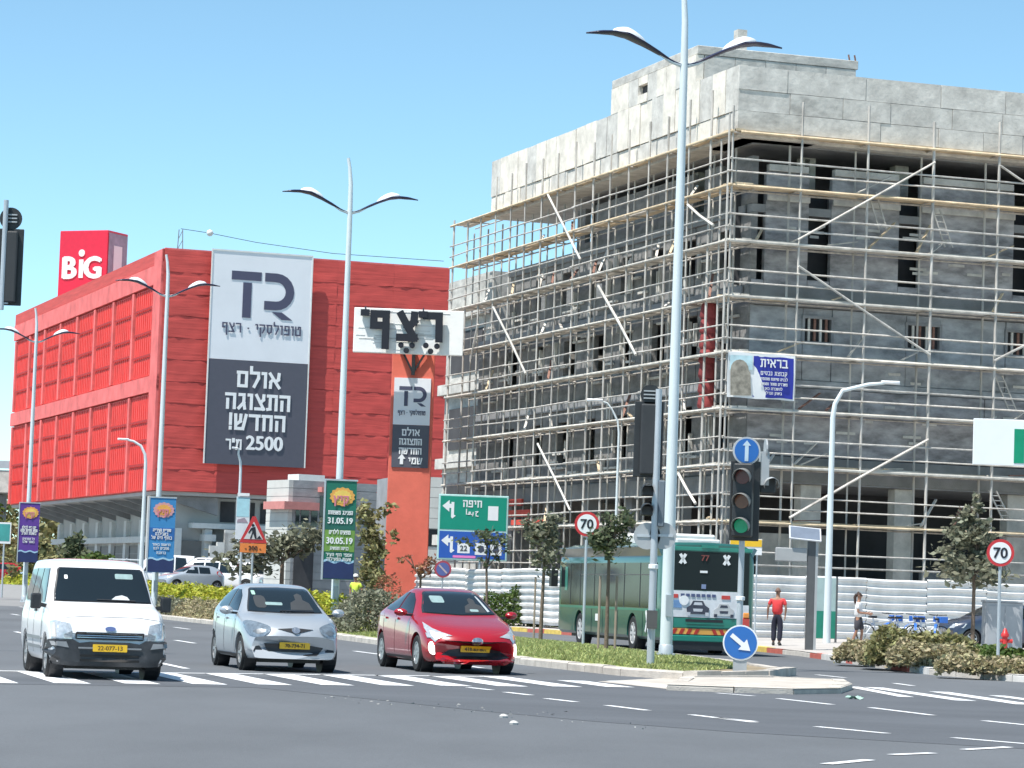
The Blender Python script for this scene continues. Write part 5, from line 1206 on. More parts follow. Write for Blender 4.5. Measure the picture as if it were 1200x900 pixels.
def arm_lamp(loc_, H, reach, label, ang=0, r=.06, thick=1.):
    r_ = E('street_lamp', loc_, ang, label, 'street lamp'); s = 1 if reach > 0 else -1; a = abs(reach)
    MB().tube([(0, 0, 0), (0, 0, H*.5), (0, 0, H-1.2), (s*.06, 0, H-.75), (s*.3, 0, H-.3), (s*a*.55, 0, H-.06), (s*a*.8, 0, H)], [r*1.5, r*1.2, r, r*.9, r*.8, r*.7, r*.6], 10).build('pole', LP, r_, smooth=50)
    b = MB().sheet(lambda u, v: (s*(a*.75 + .62*u), (.13*math.sin(PI*min(1, u*1.05+.02))**.5)*math.cos(2*PI*v), H+.03 + .06*math.sin(2*PI*v)), 10, 10); b.build('lamp_head', WSTEEL, r_, smooth=60)
    return r_
q = P(969, 740, 98); arm_lamp((q.x, 98, .2), 8.6, 2.1, 'single-arm street lamp curving right in front of the right scaffold', R(3), .085)
q = P(721, 640, 116); arm_lamp((q.x, 116, .15), 8.9, -.9, 'slim single-arm street lamp before the left scaffold, arm pointing left', R(5), .045)
q = P(166, 650, 165); arm_lamp((q.x, 165, .9), 8.3, -1.3, 'slim grey street lamp between the purple and blue banners', R(5), .09)
q = P(280, 600, 178); arm_lamp((q.x, 178, .9), 8.6, -.5, 'slim street lamp in front of the giant grey banner foot', R(60), .08)

# ================================================================ POLE BANNERS
def sunburst(root, cx, z, r, y, cols):
    for k, (rr_, m_) in enumerate(cols):
        b = MB(); pts = []
        for i in range(28):
            a = PI*2*i/28; q_ = r*rr_*(1 + (.08 if i % 2 else -.04)); pts.append((cx+q_*math.cos(a)*1.15, z+q_*math.sin(a)*.85))
        b.prism(pts, y-.012-.006*k, y, 'xz'); b.build('printed_sun', m_, root)
def pole_banner(loc_, wd, z0, z1, label, m_bg, bands, lines, sea, m_sun):
    r_ = E('pole_banner', loc_, R(8), label, 'banner', 'event banners on the median lamp posts')
    MB().box(-wd/2, wd/2, -.03, .03, z0, z1).build('banner_board', m_bg, r_)
    b = MB(); b.box(-wd/2-.05, -wd/2, -.05, .05, z0-.02, z1+.02); b.box(-wd/2-.05, wd/2+.03, -.051, .05, z1, z1+.05); b.build('frame', GALV, r_)
    for (a, c, m_) in bands: MB().box(-wd/2+.01, wd/2-.01, -.038, -.03, z0+(z1-z0)*a, z0+(z1-z0)*c).build('colour_band', m_, r_)
    h = z1-z0; sunburst(r_, .04, z0+h*.84, wd*.34, -.04, m_sun)
    pts = [(-wd/2+.01, z0+.02)] + [(-wd/2+.01+(wd-.02)*i/12, z0+h*.17+.035*math.sin(i*1.1)) for i in range(13)] + [(wd/2-.01, z0+.02)]
    pt2 = [(p[0], p[1]+(.07 if i not in (0, 14) else 0)) for i, p in enumerate(pts)]
    MB().prism(pt2, -.041, -.039).build('wave', M('pale blue print', (.35, .55, .7)), r_); MB().prism(pts, -.046, -.042).build('sea', sea, r_)
    for (t_, f_, hh2, mw) in lines: heb(t_, r_, WHITE, 0, z0+h*f_, hh2, -.042, .2, wd*mw) if not t_[0].isdigit() else latin(t_, r_, WHITE, 0, z0+h*f_, hh2, -.042, wd*mw, bold=.05)
    heb('קיץ', r_, M('pink print', (.6, .2, .25)), 0, z0+h*.775, .2, -.06, .26, wd*.8) if 'ץ' in HEB else heb('שבועות', r_, M('pink print', (.62, .32, .3)), 0, z0+h*.775, .2, -.06, .26, wd*.85)
    MB().bar((0, .05, z0+.2), (0, .35, z0+.2), .05).bar((0, .05, z1-.2), (0, .35, z1-.2), .05).build('bracket', GALV, r_)
    return r_
BDK = M('sea navy print', (.015, .03, .11)); SUN = [(1, M('print orange', (.72, .36, .08))), (.72, M('print yellow', (.78, .55, .12)))]; SUN2 = [(1, M('print rose', (.6, .3, .3))), (.7, M('print orange', (0,)*3))]
sc2 = Y2/FPX; zf = lambda px, py, Y: P(px, py, Y).z
g2 = P(396, 620, Y2-.35); pole_banner((g2.x+.06, Y2-.4, 0), 36*sc2, zf(396, 679, Y2), zf(396, 564, Y2), 'dark green vertical banner with orange sun and dates hung on a lamp post', M('banner green', (.01, .15, .10), rough=.5, var=.05),
   [(.28, .50, M('banner lime', (.16, .30, .06))), (.505, .70, M('banner mid green', (.015, .12, .09)))], [('הפנינג משפחות', .66, .10, .8), ('31.05.19', .565, .18, .8), ('מופעים לילדים', .46, .10, .7), ('30.05.19', .36, .19, .84), ('כניסה חופשית', .30, .08, .6), ('אמפי חוף העיר', .235, .08, .85), ('שעות הפעילות', .19, .08, .8)], BDK, SUN)
sc3 = Y3/FPX; g3 = P(190, 620, Y3-.35); pole_banner((g3.x, Y3-.4, 0), 30*sc3, zf(190, 671, Y3), zf(190, 584, Y3), 'sky blue vertical banner with faded orange sun hung on a lamp post', M('banner blue', (.04, .22, .48), rough=.5, var=.05),
   [(.44, .60, M('banner deep blue', (.02, .12, .36)))], [('ספריית העירייה', .55, .1, .7), ('בשבילכם', .5, .1, .5), ('בחוף הים של', .45, .1, .8), ('הרשמה באתר', .36, .08, .7), ('מחכים לכם', .31, .08, .6), ('ברחבה', .25, .08, .55)], BDK, SUN2)
sc4 = Y4/FPX; g4 = P(34, 625, Y4-.35); pole_banner((g4.x, Y4-.4, 0), 23*sc4, zf(34, 659, Y4), zf(34, 590, Y4), 'purple vertical banner with yellow sun hung on the far left lamp post', M('banner purple', (.11, .04, .28), rough=.5, var=.05),
   [(.46, .62, M('banner dark purple', (.06, .02, .2)))], [('יום כיף לכולם', .57, .11, .7), ('מופע פתיחת עונה', .52, .11, .85), ('בשעות הערב', .47, .11, .75), ('כל הפרטים', .38, .09, .6), ('באתר שלנו', .33, .09, .6)], BDK, SUN)

# ================================================================ ROAD SIGNS
def disc(r, y0, y1, n=32, c=(0, 0, 0)): return MB().lathe([(r, y0), (r, y1)], n, 'y', c)
SBLUE = M('sign blue', (.02, .13, .42), rough=.35, var=.05); SRED = M('sign red', (.50, .03, .035), rough=.35, var=.05); SWH = M('sign white', (.74, .75, .76), rough=.4, var=.03); SGR = M('sign green', (.0, .19, .11), rough=.4, var=.04); SGREY = M('sign back grey', (.38, .40, .41), rough=.5, metal=.2, var=.08)
def speed_sign(g, zc, r, label, rz=0, txt='70'):
    r_ = E('speed_limit_sign', g, rz, label, 'road sign')
    MB().tube([(0, 0, -.05), (0, 0, zc+.2-g[2])], .035, 10).build('pole', GALV, r_, smooth=50); z = zc-g[2]
    disc(r, -.06, -.04, c=(0, 0, z)).build('rim', SRED, r_); disc(r*.78, -.066, -.06, c=(0, 0, z)).build('face', SWH, r_)
    latin(txt, r_, INK, 0, z-r*.38, r*.76, -.068, bold=.035, d=.006); disc(r*.98, -.039, -.03, c=(0, 0, z)).build('back', SGREY, r_); MB().box(-r*.5, r*.5, -.03, -.0, z+.08, z+.12).build('bracket', GALV, r_)
    return r_
a = G(683, 757, .2); speed_sign((a.x, a.y, .2), P(685, 614, a.y).z, 14.5*a.y/FPX, 'round 70 speed limit sign partly hidden by a median tree, left of the bus')
a = G(1169, 787, .15); speed_sign((a.x, a.y, .15), P(1176, 648, a.y).z, 16*a.y/FPX, 'round 70 speed limit sign at the right behind the kerb bushes', R(-6))
# keep right sign
a = G(865, 785, .15); r_ = E('keep_right_sign', (a.x-.01, a.y-.5, .13), R(-3), 'round blue sign with white arrow pointing down right on the median tip', 'road sign')
zc = P(865, 753, a.y-.5).z - .13; rad = 20.5*a.y/FPX
disc(rad, -.05, -.03, c=(0, 0, zc)).build('rim', SWH, r_); disc(rad*.92, -.056, -.05, c=(0, 0, zc)).build('face', SBLUE, r_)
b = MB(); d = V((1, 0, -.8)).normalized(); nn = V((.8, 0, 1)).normalized(); c0 = V((0, -.066, zc))
b.bar(c0 - d*rad*.68, c0 + d*rad*.3, .006, .085, nn); t_ = c0 + d*rad*.72; m0 = c0 + d*rad*.15
b.prism([(t_.x, t_.z), ((m0+nn*rad*.38).x, (m0+nn*rad*.38).z), ((m0-nn*rad*.38).x, (m0-nn*rad*.38).z)], -.071, -.064); b.build('arrow', SWH, r_)
MB().box(-.13, .13, -.03, .08, 0, zc-rad+.03).lathe([(.05, zc-rad), (.05, zc+.1)], 8, 'z', (0, .02, 0)).build('post', SGREY, r_); disc(rad*.97, -.029, -.02, c=(0, 0, zc)).build('back', SGREY, r_)
# roadworks sign
YW = 112.0; q = P(294, 700, YW); r_ = E('roadworks_sign', (q.x, YW, .15), R(8), 'triangular roadworks warning sign with orange plate above the median hedge', 'road sign'); s_ = YW/FPX
zt_ = P(295, 605, YW).z-.15; zb_ = P(295, 640, YW).z-.15; zo = P(295, 645, YW).z-.15; h = zt_-zo; hw_ = 16*s_; zo2 = P(295, 646, YW).z-.15
tri = lambda k, y0, y1: MB().prism([(-hw_*k, zb_+ .09*(1-k)*8*.6 + 0), (hw_*k, zb_ + .09*(1-k)*8*.6), (0, zb_ + .09*(1-k)*8*.6 + (zt_-zb_)*k)], y0, y1)
z1_ = zb_ + .14
MB().prism([(-hw_, zb_+.12), (hw_, zb_+.12), (hw_-.02, zb_+.19), (.06, zt_), (-.06, zt_), (-hw_+.02, zb_+.19)], -.03, 0).build('rim', SRED, r_)
MB().prism([(-hw_*.70, zb_+.26), (hw_*.70, zb_+.26), (0, zt_-.2)], -.038, -.03).build('face', M('grey white face', (.55, .53, .53)), r_)
b = MB(); zc = zb_+.28; b.prism([(-.13, zc), (-.07, zc), (-.02, zc+.22), (.06, zc), (.12, zc), (.08, zc+.3), (.06, zc+.44), (-.1, zc+.40), (-.2, zc+.22), (-.16, zc+.2), (-.06, zc+.33), (-.05, zc+.25)], -.048, -.038); b.lathe([(.055, -.048), (.055, -.038)], 10, 'y', (-.03, 0, zc+.5)); b.prism([(.12, zc), (.32, zc), (.22, zc+.12)], -.047, -.038); b.build('digging_figure', INK, r_)
MB().box(-hw_*.95, hw_*.95, -.03, 0, zb_-.24, zb_+.1).build('orange_plate', M('sign orange', (.75, .22, .05), rough=.5), r_); latin('- 200 -', r_, INK, 0, zb_-.15, .16, -.034, hw_*1.5, bold=.02)
MB().tube([(0, .03, -.1), (0, .03, zt_-.3)], .04, 8).build('pole', GALV, r_)
# no parking sign
a = P(519, 667, 95); r_ = E('no_parking_sign', (a.x, 95, .15), R(5), 'small round blue and red no-parking sign on a thin post behind the red car', 'road sign'); zc = a.z-.15
disc(.27, -.05, -.03, c=(0, 0, zc)).build('rim', M('dull red', (.4, .06, .09)), r_); disc(.21, -.056, -.05, c=(0, 0, zc)).build('face', M('dull blue', (.1, .13, .35)), r_); MB().bar((-.13, -.06, zc+.13), (.13, -.06, zc-.13), .05, .01, V((0, 1, 0))).build('slash', M('pale slash', (.5, .4, .42)), r_); MB().tube([(0, 0, -.1), (0, 0, zc+.1)], .03, 8).build('pole', GALV, r_)
# direction sign
YD = 126.0; s_ = YD/FPX; q = P(554, 620, YD); r_ = E('direction_sign', (q.x, YD, .15), R(2), 'large green and blue road direction sign with arrows on two posts', 'road sign')
z1, zm, z0 = (P(554, y, YD).z-.15 for y in (580, 622.5, 657)); hw_ = 41*s_
b = MB().box(-hw_, hw_, -.05, 0, z0, z1); b.build('board', M('pale sign border', (.42, .62, .60), rough=.4), r_, bev=.03)
MB().box(-hw_+.08, hw_-.08, -.06, -.049, zm+.05, z1-.08).build('green_field', M('direction green', (.0, .24, .16), rough=.4, var=.04), r_); MB().box(-hw_+.08, hw_-.08, -.06, -.049, z0+.08, zm-.03).build('blue_field', M('direction blue', (.02, .09, .40), rough=.4, var=.04), r_)
def turn_arrow(cx, z, s):
    b = MB(); b.prism([(cx+.12*s, z-.45*s), (cx+.3*s, z-.3*s), (cx+.2*s, z-.25*s), (cx+.2*s, z+.42*s), (cx+.05*s, z+.42*s), (cx+.05*s, z-.38*s)], -.068, -.06); b.prism([(cx-.42*s, z+.2*s), (cx-.05*s, z+.52*s), (cx-.05*s, z+.32*s), (cx+.06*s, z+.32*s), (cx+.06*s, z+.1*s), (cx-.05*s, z+.1*s), (cx-.05*s, z-.1*s)], -.07, -.061); b.build('arrow', SWH, r_)
turn_arrow(-hw_+.5, (zm+z1)/2+.1, .8); turn_arrow(-hw_+.5, (zm+z0)/2+.03, .8)
heb('חיפה', r_, SWH, -.05, z1-.5, .24, -.062, .22, .9); heb('حيفا', r_, SWH, -.05, z1-.82, .2, -.062, .2, .7)
for (x0, x1, a_, c_) in ((.62, 1.05, .45, .95),): MB().box(x0, x1, -.068, -.06, z1-.45-c_+.35, z1-.45).build('symbol', SWH, r_)
MB().box(-.62, -.1, -.066, -.06, z0+.3, z0+.72).build('route_shield', SWH, r_); latin('22', r_, INK, -.36, z0+.4, .22, -.067, bold=.02)
for x0 in (.12, .74):
    s2 = MB().box(x0, x0+.5, -.066, -.06, z0+.25, z0+.75).build('symbol', SWH, r_); MB().prism([(x0+.12, z0+.4), (x0+.25, z0+.33), (x0+.4, z0+.42), (x0+.36, z0+.62), (x0+.2, z0+.66)], -.072, -.066).build('symbol_print', M('dark symbol', (.05, .06, .1)), s2)
MB().box(-.8, .15, -.066, -.06, z0+.1, z0+.2).build('pink_strip', M('pink strip', (.75, .2, .5)), r_)
for x in (.35, .75): MB().tube([(x, .05, -.1), (x, .05, z1-.2)], .05, 8).build('post', GALV, r_)
# far-left teal sign
q = P(3, 625, 160); r_ = E('direction_sign', (q.x-.3, 160, .5), 0, 'pale teal road direction sign cut off at the far left edge', 'road sign'); s_ = 160/FPX
MB().box(-.9, .75, -.03, 0, P(3, 637, 160).z-.5, P(3, 612, 160).z-.5).build('board', SWH, r_); MB().box(-.85, .69, -.04, -.03, P(3, 634, 160).z-.5, P(3, 614, 160).z-.5).build('teal_field', M('teal print', (.05, .3, .28)), r_)
for x in (-.4, .4): MB().tube([(x, .03, -.2), (x, .03, P(3, 615, 160).z-.5)], .05, 6).build('post', GALV, r_)
# pale poster on a pole near the roadworks sign
q = P(283, 640, 150); r_ = E('poster_board', (q.x, 150, .6), R(5), 'small pale blue and white poster board just behind the roadworks sign', 'poster'); s_ = 150/FPX
za, zc_ = P(283, 632, 150).z-.6, P(283, 582, 150).z-.6
MB().box(-8*s_, 8*s_, -.05, .05, za, zc_).build('board', M('poster white', (.6, .64, .68), var=.1, scale=2), r_); MB().box(-8*s_+.03, 8*s_-.03, -.06, -.05, zc_-1.0, zc_-.05).build('poster_sky', M('poster sky', (.35, .6, .68), var=.1), r_)
MB().prism([(-.25, zc_-1.15), (.1, zc_-1.05), (.28, zc_-1.3), (-.28, zc_-1.3)], -.062, -.05).build('poster_mark', M('poster mark', (.3, .25, .3)), r_); MB().box(-.3, .3, -.1, .1, zc_+.03, zc_+.18).build('lamp', WSTEEL, r_); MB().tube([(0, .1, -.3), (0, .1, za+.2)], .06, 8).build('pole', GALV, r_)
q = P(874, 640, 101); r_ = E('site_notice', (q.x, 101, .25), R(5), 'yellow and white notice board just behind the top right corner of the bus', 'sign')
za, zc_ = P(874, 650, 101).z-.25, P(874, 631, 101).z-.25
MB().box(-.55, .55, -.03, .03, za, zc_).build('board', SWH, r_); MB().box(-.54, .54, -.04, -.03, (za+zc_)/2, zc_-.03).build('yellow_band', YPL, r_)
for x in (-.4, .4): MB().tube([(x, .05, 0), (x, .05, zc_-.1)], .03, 8).build('post', GALV, r_)
# big white board at the right edge
YB = 66.0; q = P(1160, 520, YB); s_ = YB/FPX; r_ = E('gantry_sign', (q.x, YB, .0), R(0), 'large blank white road sign with green corner patch at the right edge', 'road sign')
z1, z0 = P(1160, 491, YB).z, P(1160, 545, YB).z
xr = lambda px: X0(px, YB) - X0(1160, YB)
MB().box(xr(1140), xr(1330), -.05, .0, z0+.0, z1).build('board', M('bright sign sheet', (.8, .82, .83), rough=.35, var=.02), r_, bev=.01)
MB().box(xr(1188), xr(1200), -.06, -.049, P(1195, 543, YB).z, P(1195, 503, YB).z).build('green_patch', M('patch green', (.0, .25, .13), rough=.4), r_); MB().box(xr(1203), xr(1300), -.06, -.049, z0+.1, z1-.25).build('green_patch', M('patch green', (0,)*3), r_)
for px_ in (1232, 1300): MB().tube([(xr(px_), .1, 0), (xr(px_), .1, z1-.1)], .08, 10).build('post', GALV, r_)

# ================================================================ TRAFFIC SIGNALS
HOUS = M('signal housing', (.022, .024, .026), rough=.5, var=.2, scale=5); VISW = M('sunlit visor', (.22, .22, .21), rough=.45, var=.1)
def lens(root, x, z, r, y, mat): return disc(r, y-.02, y, 20, (x, 0, z)).build('lens', mat, root)
def visor(root, x, z, r, y, mat=None):
    b = MB(); n = 12
    def f(u, v): a = R(-25) + R(230)*u; ln = .30*(.35 + .65*math.sin(min(PI, max(0, (a+R(25))*PI/R(230))))); return (x + r*1.1*math.cos(a), y - ln*v, z + r*1.1*math.sin(a) - .03*v)
    b.sheet(f, 14, 3); o = b.build('visor', mat or VISW, root, smooth=50); 
    md = o.modifiers.new('s', 'SOLIDIFY'); md.thickness = .008; return o
a = G(865, 785, .15); r_ = E('traffic_light', (a.x, a.y, .13), R(4), 'three-lamp traffic light facing the camera with blue arrow disc on top', 'traffic light')
top = P(880, 636, a.y).z - .13; hx = X0(881.5-.035*110, a.y) - a.x; s_ = a.y/FPX
MB().tube([(0, 0, 0), (0, 0, top+.5)], [.062, .055], 12).build('pole', GALV, r_, smooth=50)
MB().lathe([(.075, 1.35), (.09, 1.36), (.09, 1.42), (.075, 1.43)], 10, 'z').build('clamp', WSTEEL, r_)
zt_ = P(880, 541, a.y).z-.13; hx = hx*.45
MB().box(hx-17.5*s_, hx+17.5*s_, -.12, -.07, top+.03, zt_).build('backboard', HOUS, r_, bev=.012)
hs_ = MB().box(-.19, .19, -.2, .0, top+.1, zt_-.05).build('housing', HOUS, r_, bev=.03); hs_.location = (hx-.02, -.16, 0); hs_.rotation_euler = (0, 0, R(-20))
hl_ = (zt_-top)
for k, (col, f_) in enumerate([((.10, .02, .02), .80), ((.16, .06, .03), .50), ((0.0, .26, .12), .20)]):
    z = top + hl_*f_; m_ = M(('dark red lens', 'dark amber lens', 'lit green lens')[k], col, rough=.25, var=.1, emit=(0, 0, .12)[k]); disc(.14, -.225, -.20, 20, (0, 0, z)).build('lens', m_, hs_); visor(hs_, 0, z, .155, -.2)
z = P(882, 529, a.y).z-.13; disc(.27, -.16, -.13, 28, (hx, 0, z)).build('disc_rim', M('disc rim', (.45, .47, .48)), r_); disc(.235, -.168, -.16, 28, (hx, 0, z)).build('disc_face', SBLUE, r_); MB().box(hx-.035, hx+.035, -.176, -.168, z-.2, z+.12).prism([(hx-.08, z+.1), (hx+.08, z+.1), (hx, z+.2)], -.177, -.168).build('arrow', M('pale arrow', (.5, .62, .7)), r_)
MB().box(hx+.3, hx+.45, -.15, .2, zt_-.45, zt_+.2).lathe([(.2, .0), (.2, .03)], 16, 'x', (hx+.38, 0, zt_+.25)).build('side_disc', SGREY, r_); visor(r_, hx+.5, zt_-.42, .13, -.05, SGREY)
MB().box(hx+.3, hx+.6, -.06, .2, zt_-.6, zt_-.28).build('side_signal', HOUS, r_, bev=.02); MB().bar((0, -.05, top+.3), (hx, -.1, top+.3), .06).bar((0, 0, top+.5), (hx, -.08, zt_-.2), .06).build('bracket', HOUS, r_)
# seen from behind
a = G(762, 781, .15); r_ = E('traffic_light', (a.x, a.y, .13), R(0), 'traffic light seen from behind, its black board beside the tall lamp post', 'traffic light')
s_ = a.y/FPX; zt_ = P(770, 456, a.y).z-.13; MB().tube([(0, 0, 0), (0, 0, zt_)], [.075, .062], 12).build('pole', GALV, r_, smooth=50); MB().lathe([(.08, 1.9), (.095, 1.91), (.095, 1.98), (.08, 1.99)], 10, 'z').build('clamp', WSTEEL, r_)
z1, z0 = P(757, 470, a.y).z-.13, P(757, 559, a.y).z-.13; xc = -.17
MB().box(xc-17*s_, xc+17*s_, .08, .13, z0, z1).build('backboard', HOUS, r_, bev=.012); MB().box(xc-.16, xc+.16, -.02, .08, z0+.05, z1-.05).build('housing', M('housing rear', (.03, .033, .036), rough=.6), r_, bev=.03)
disc(.17, .1, .16, 22, (xc+.02, 0, z1+.13)).lathe([(.2, .08), (.2, .1)], 22, 'y', (xc+.02, 0, z1+.13)).build('disc_back', HOUS, r_)
for k in range(3): MB().box(xc-.12, xc+.16, .05, .09, z1+.05+k*.07, z1+.075+k*.07).build('disc_rib', SGREY, r_)
MB().bar((0, 0, z1-.2), (xc, .05, z1-.2), .05).bar((0, 0, z0+.1), (xc, .05, z0+.1), .05).build('bracket', GALV, r_)
z = P(765, 590, a.y).z-.13
for dz, xs in ((.28, -.16), (-.1, -.16)):
    visor(r_, xs, z+dz, .1, -.02, HOUS).location = (0, .0, 0); MB().box(xs-.12, xs+.12, -.05, .12, z+dz-.14, z+dz+.06).build('pedestrian_lamp', HOUS, r_, bev=.02)
MB().box(.05, .18, -.08, .12, z-.45, z+.45).build('signal_box', M('blue grey box', (.13, .16, .19), rough=.5), r_, bev=.02)
for x, zz in ((-.14, P(755, 628, a.y).z-.13), (.17, P(783, 628, a.y).z-.13)): disc(.26, .04, .06, 24, (x, 0, zz)).build('sign_back', SGREY, r_); MB().box(x-.2, x+.2, .02, .04, zz-.02, zz+.03).build('sign_brace', GALV, r_)
b = MB(); b.box(-.1, .1, -.14, .0, .75, 1.1); b.build('push_button_box', M('dark box', (.08, .08, .08)), r_)
# cut-off one at the left edge
a = P(11, 312, 58); r_ = E('traffic_light', (P(2, 700, 58).x-.62, 58, .01), R(0), 'traffic light seen from behind at the left edge of the picture', 'traffic light'); s_ = 58/FPX; xo = a.x-(P(2, 700, 58).x-.62)
z1, z0 = P(10, 268, 58).z, P(10, 358, 58).z
MB().tube([(xo-.12, 0, z0-.1), (xo-.12, 0, z1+.55)], .05, 10).tube([(0, .05, 0), (0, .05, z0+.1)], .06, 10).bar((0, .05, z0+.06), (xo, .05, z0+.06), .08).build('pole', GALV, r_)
MB().box(xo-.26, xo+.24, .08, .13, z0, z1).build('backboard', HOUS, r_, bev=.012); MB().box(xo-.1, xo+.14, -.02, .08, z0+.05, z1-.05).build('housing', M('housing rear', (0,)*3), r_, bev=.03)
disc(.22, .08, .12, 22, (xo-.03, 0, z1+.2)).build('disc_back', HOUS, r_)
for k in range(3): MB().box(xo-.17, xo+.1, .04, .08, z1+.12+k*.07, z1+.145+k*.07).build('disc_rib', SGREY, r_)

# ================================================================ STREET THINGS ON THE RIGHT
a = G(953, 762, .15); YS = a.y; s_ = YS/FPX; r_ = E('solar_meter', (a.x, YS, .15), R(0), 'grey steel post with cabinet arm and tilted solar panel by the pavement', 'solar post')
DGS = M('dark grey steel', (.09, .095, .1), rough=.5, var=.15); px2 = lambda px, py=700: X0(px-.035*(709-py), YS) - a.x
zz = lambda py: P(955, py, YS).z-.15
MB().box(px2(953, 700), px2(962, 700), -.1, .12, 0, zz(634)).build('post', DGS, r_, bev=.01); MB().box(px2(962, 700)+.0, px2(965, 700), -.1, .12, 0, zz(634)).build('post_side', SGREY, r_)
MB().box(px2(917, 650), px2(954, 650), -.12, .1, zz(659), zz(643)).build('cabinet', M('pale grey cabinet', (.36, .37, .37), rough=.5, var=.06), r_, bev=.02)
sp_ = MB(); c0 = V((px2(952, 626), 0, zz(626))); sp_.box(-.46, .46, -.3, .3, -.02, .02); o = sp_.build('solar_panel', M('panel frame', (.55, .57, .6), rough=.4), r_); o.location = c0; o.rotation_euler = (R(38), R(4), 0)
o2 = MB().box(-.42, .42, -.26, .26, .021, .026).build('cells', M('solar cells', (.16, .19, .24), rough=.2, var=.1), o)
MB().bar((c0.x+.05, 0, zz(634)), (c0.x, 0, c0.z), .05).build('bracket', DGS, r_)
# shelter panel
YG = 99.0; q = P(967, 720, YG); r_ = E('glass_panel', (q.x, YG, .2), R(10), 'tall green tinted glass information panel behind the curved lamp post', 'glass panel')
MB().box(-.36, .36, 0, .03, .15, 2.15).build('pane', M('tinted glass', (.35, .46, .46), rough=.1, var=.1), r_); MB().box(-.35, .35, -.012, -.002, .15, 1.05).build('green_print', M('green film', (.02, .22, .15), rough=.3), r_)
for x in (-.38, .38): MB().box(x-.03, x+.03, -.02, .05, 0, 2.2).build('frame', DGS, r_)
# cabinet
a = P(1177, 730, 88); r_ = E('utility_cabinet', (a.x, 88, .17), R(6), 'grey metal utility cabinet between the dark blue car and the right edge', 'cabinet'); s_ = 88/FPX
z1 = P(1177, 706, 88).z-.17; MB().box(-22*s_, 22*s_, 0, .5, 0, z1).build('cabinet_body', M('cabinet grey', (.33, .35, .37), rough=.6, var=.08), r_, bev=.02)
for x in (-.26, .26): MB().box(x-.24, x+.24, -.015, .0, .1, z1-.1).build('door', M('cabinet grey', (0,)*3), r_, bev=.004)
MB().box(.02, .05, -.03, -.015, .5, .62).build('handle', DGS, r_); MB().box(-.58, .58, -.03, .53, z1, z1+.05).build('lid', M('cabinet grey', (0,)*3), r_)
# hydrant
a = P(1178, 735, 80); r_ = E('fire_hydrant', (a.x, 80, .16), 0, 'red fire hydrant standing before the grey cabinet', 'hydrant')
HR_ = M('hydrant red', (.5, .03, .03), rough=.4, var=.15)
MB().lathe([(.1, 0), (.13, .02), (.09, .06), (.075, .1), (.075, .6), (.11, .62), (.11, .68), (.08, .72), (.05, .8), (.02, .84)], 14, 'z').build('barrel', HR_, r_, smooth=40)
for s in (-1, 1): MB().lathe([(.05, s*.07), (.05, s*.17), (.06, s*.17), (.06, s*.2)], 10, 'x', (0, 0, .5)).build('outlet', HR_, r_, smooth=40)
# row of hire bikes
def bike(locv, rz, label):
    r_ = E('bicycle', locv, rz, label, 'bicycle', 'blue and white hire bicycles by the fence'); WB = M('bike white', (.68, .7, .72), rough=.4); BB = M('bike blue', (.03, .14, .5), rough=.4)
    for x in (-.5, .5):
        w_ = E('wheel', (x, 0, .33)); w_.parent = r_
        MB().lathe([(.31, -.02), (.34, -.02), (.34, .02), (.31, .02)], 20, 'y', close=True).build('tyre', RUB, w_); b = MB()
        for k in range(8): a_ = k*PI/8; b.bar((-.31*math.cos(a_), 0, -.31*math.sin(a_)), (.31*math.cos(a_), 0, .31*math.sin(a_)), .008)
        b.build('spokes', CHR, w_)
    b = MB(); 
    for p, q in (((-.5, 0, .33), (-.12, 0, .3)), ((-.12, 0, .3), (-.25, 0, .85)), ((-.12, 0, .3), (.36, 0, .72)), ((-.22, 0, .72), (.36, 0, .78)), ((.36, 0, .72), (.5, 0, .33)), ((.36, 0, .72), (.3, 0, 1.0)), ((-.5, 0, .33), (-.22, 0, .7))): b.tube([p, q], .024, 6)
    b.build('frame', WB, r_); MB().box(-.4, -.12, -.07, .07, .85, .92).build('saddle', BLK, r_, bev=.02); MB().tube([(.22, -.28, 1.02), (.3, 0, 1.0), (.22, .28, 1.02)], .016, 6).build('handlebar', BLK, r_)
    MB().box(.38, .66, -.17, .17, .76, .96).build('basket', BB, r_, bev=.01); MB().sheet(lambda u, v: (-.5 + .4*math.cos(PI*(.25+.75*u)), -.04+.08*v, .33+.4*math.sin(PI*(.25+.75*u))), 10, 1).build('mudguard', BB, r_)
    return r_
blabs = ['white and blue hire bicycle nearest the woman in white', 'second hire bicycle from the woman, blue basket forward', 'third hire bicycle in the row before the fence', 'fourth hire bicycle, near the middle of the row', 'fifth hire bicycle, showing its blue mudguard', 'last hire bicycle, next to the dark blue car']
for i in range(6): q = P(1032+i*13.5, 722, 96.5); bike((q.x, 96.5+U(-.2, .2), .24), R(75 if i % 2 else 25) + U(-.2, .2), blabs[i])
# litter scrap
a = G(1002, 818, .02); r_ = E('litter', (a.x, a.y, .01), .4, 'crumpled pale green scrap of litter beside the median nose', 'litter'); MB().sheet(lambda u, v: (-.14+.28*u, -.07+.14*v, .02+.03*math.sin(u*7)*math.cos(v*6)), 6, 4).build('wrapper', M('pale green plastic', (.4, .62, .5), rough=.4), r_)
for i, (x, y) in enumerate([(590, 841), (602, 849)]):
    a = G(x, y, .0); st_ = tag(MB().lathe([(.01, -.02), (.05, .0), (.055, .02), (.03, .04), (.005, .045)], 7, 'z', (a.x, a.y, 0)).build('stone', M('pale stone', (.55, .54, .52), rough=.9, var=.2), None, smooth=20), ('larger pale stone lying on the road patch edge', 'smaller pale stone lying on the road, nearest the camera')[i], 'stone')

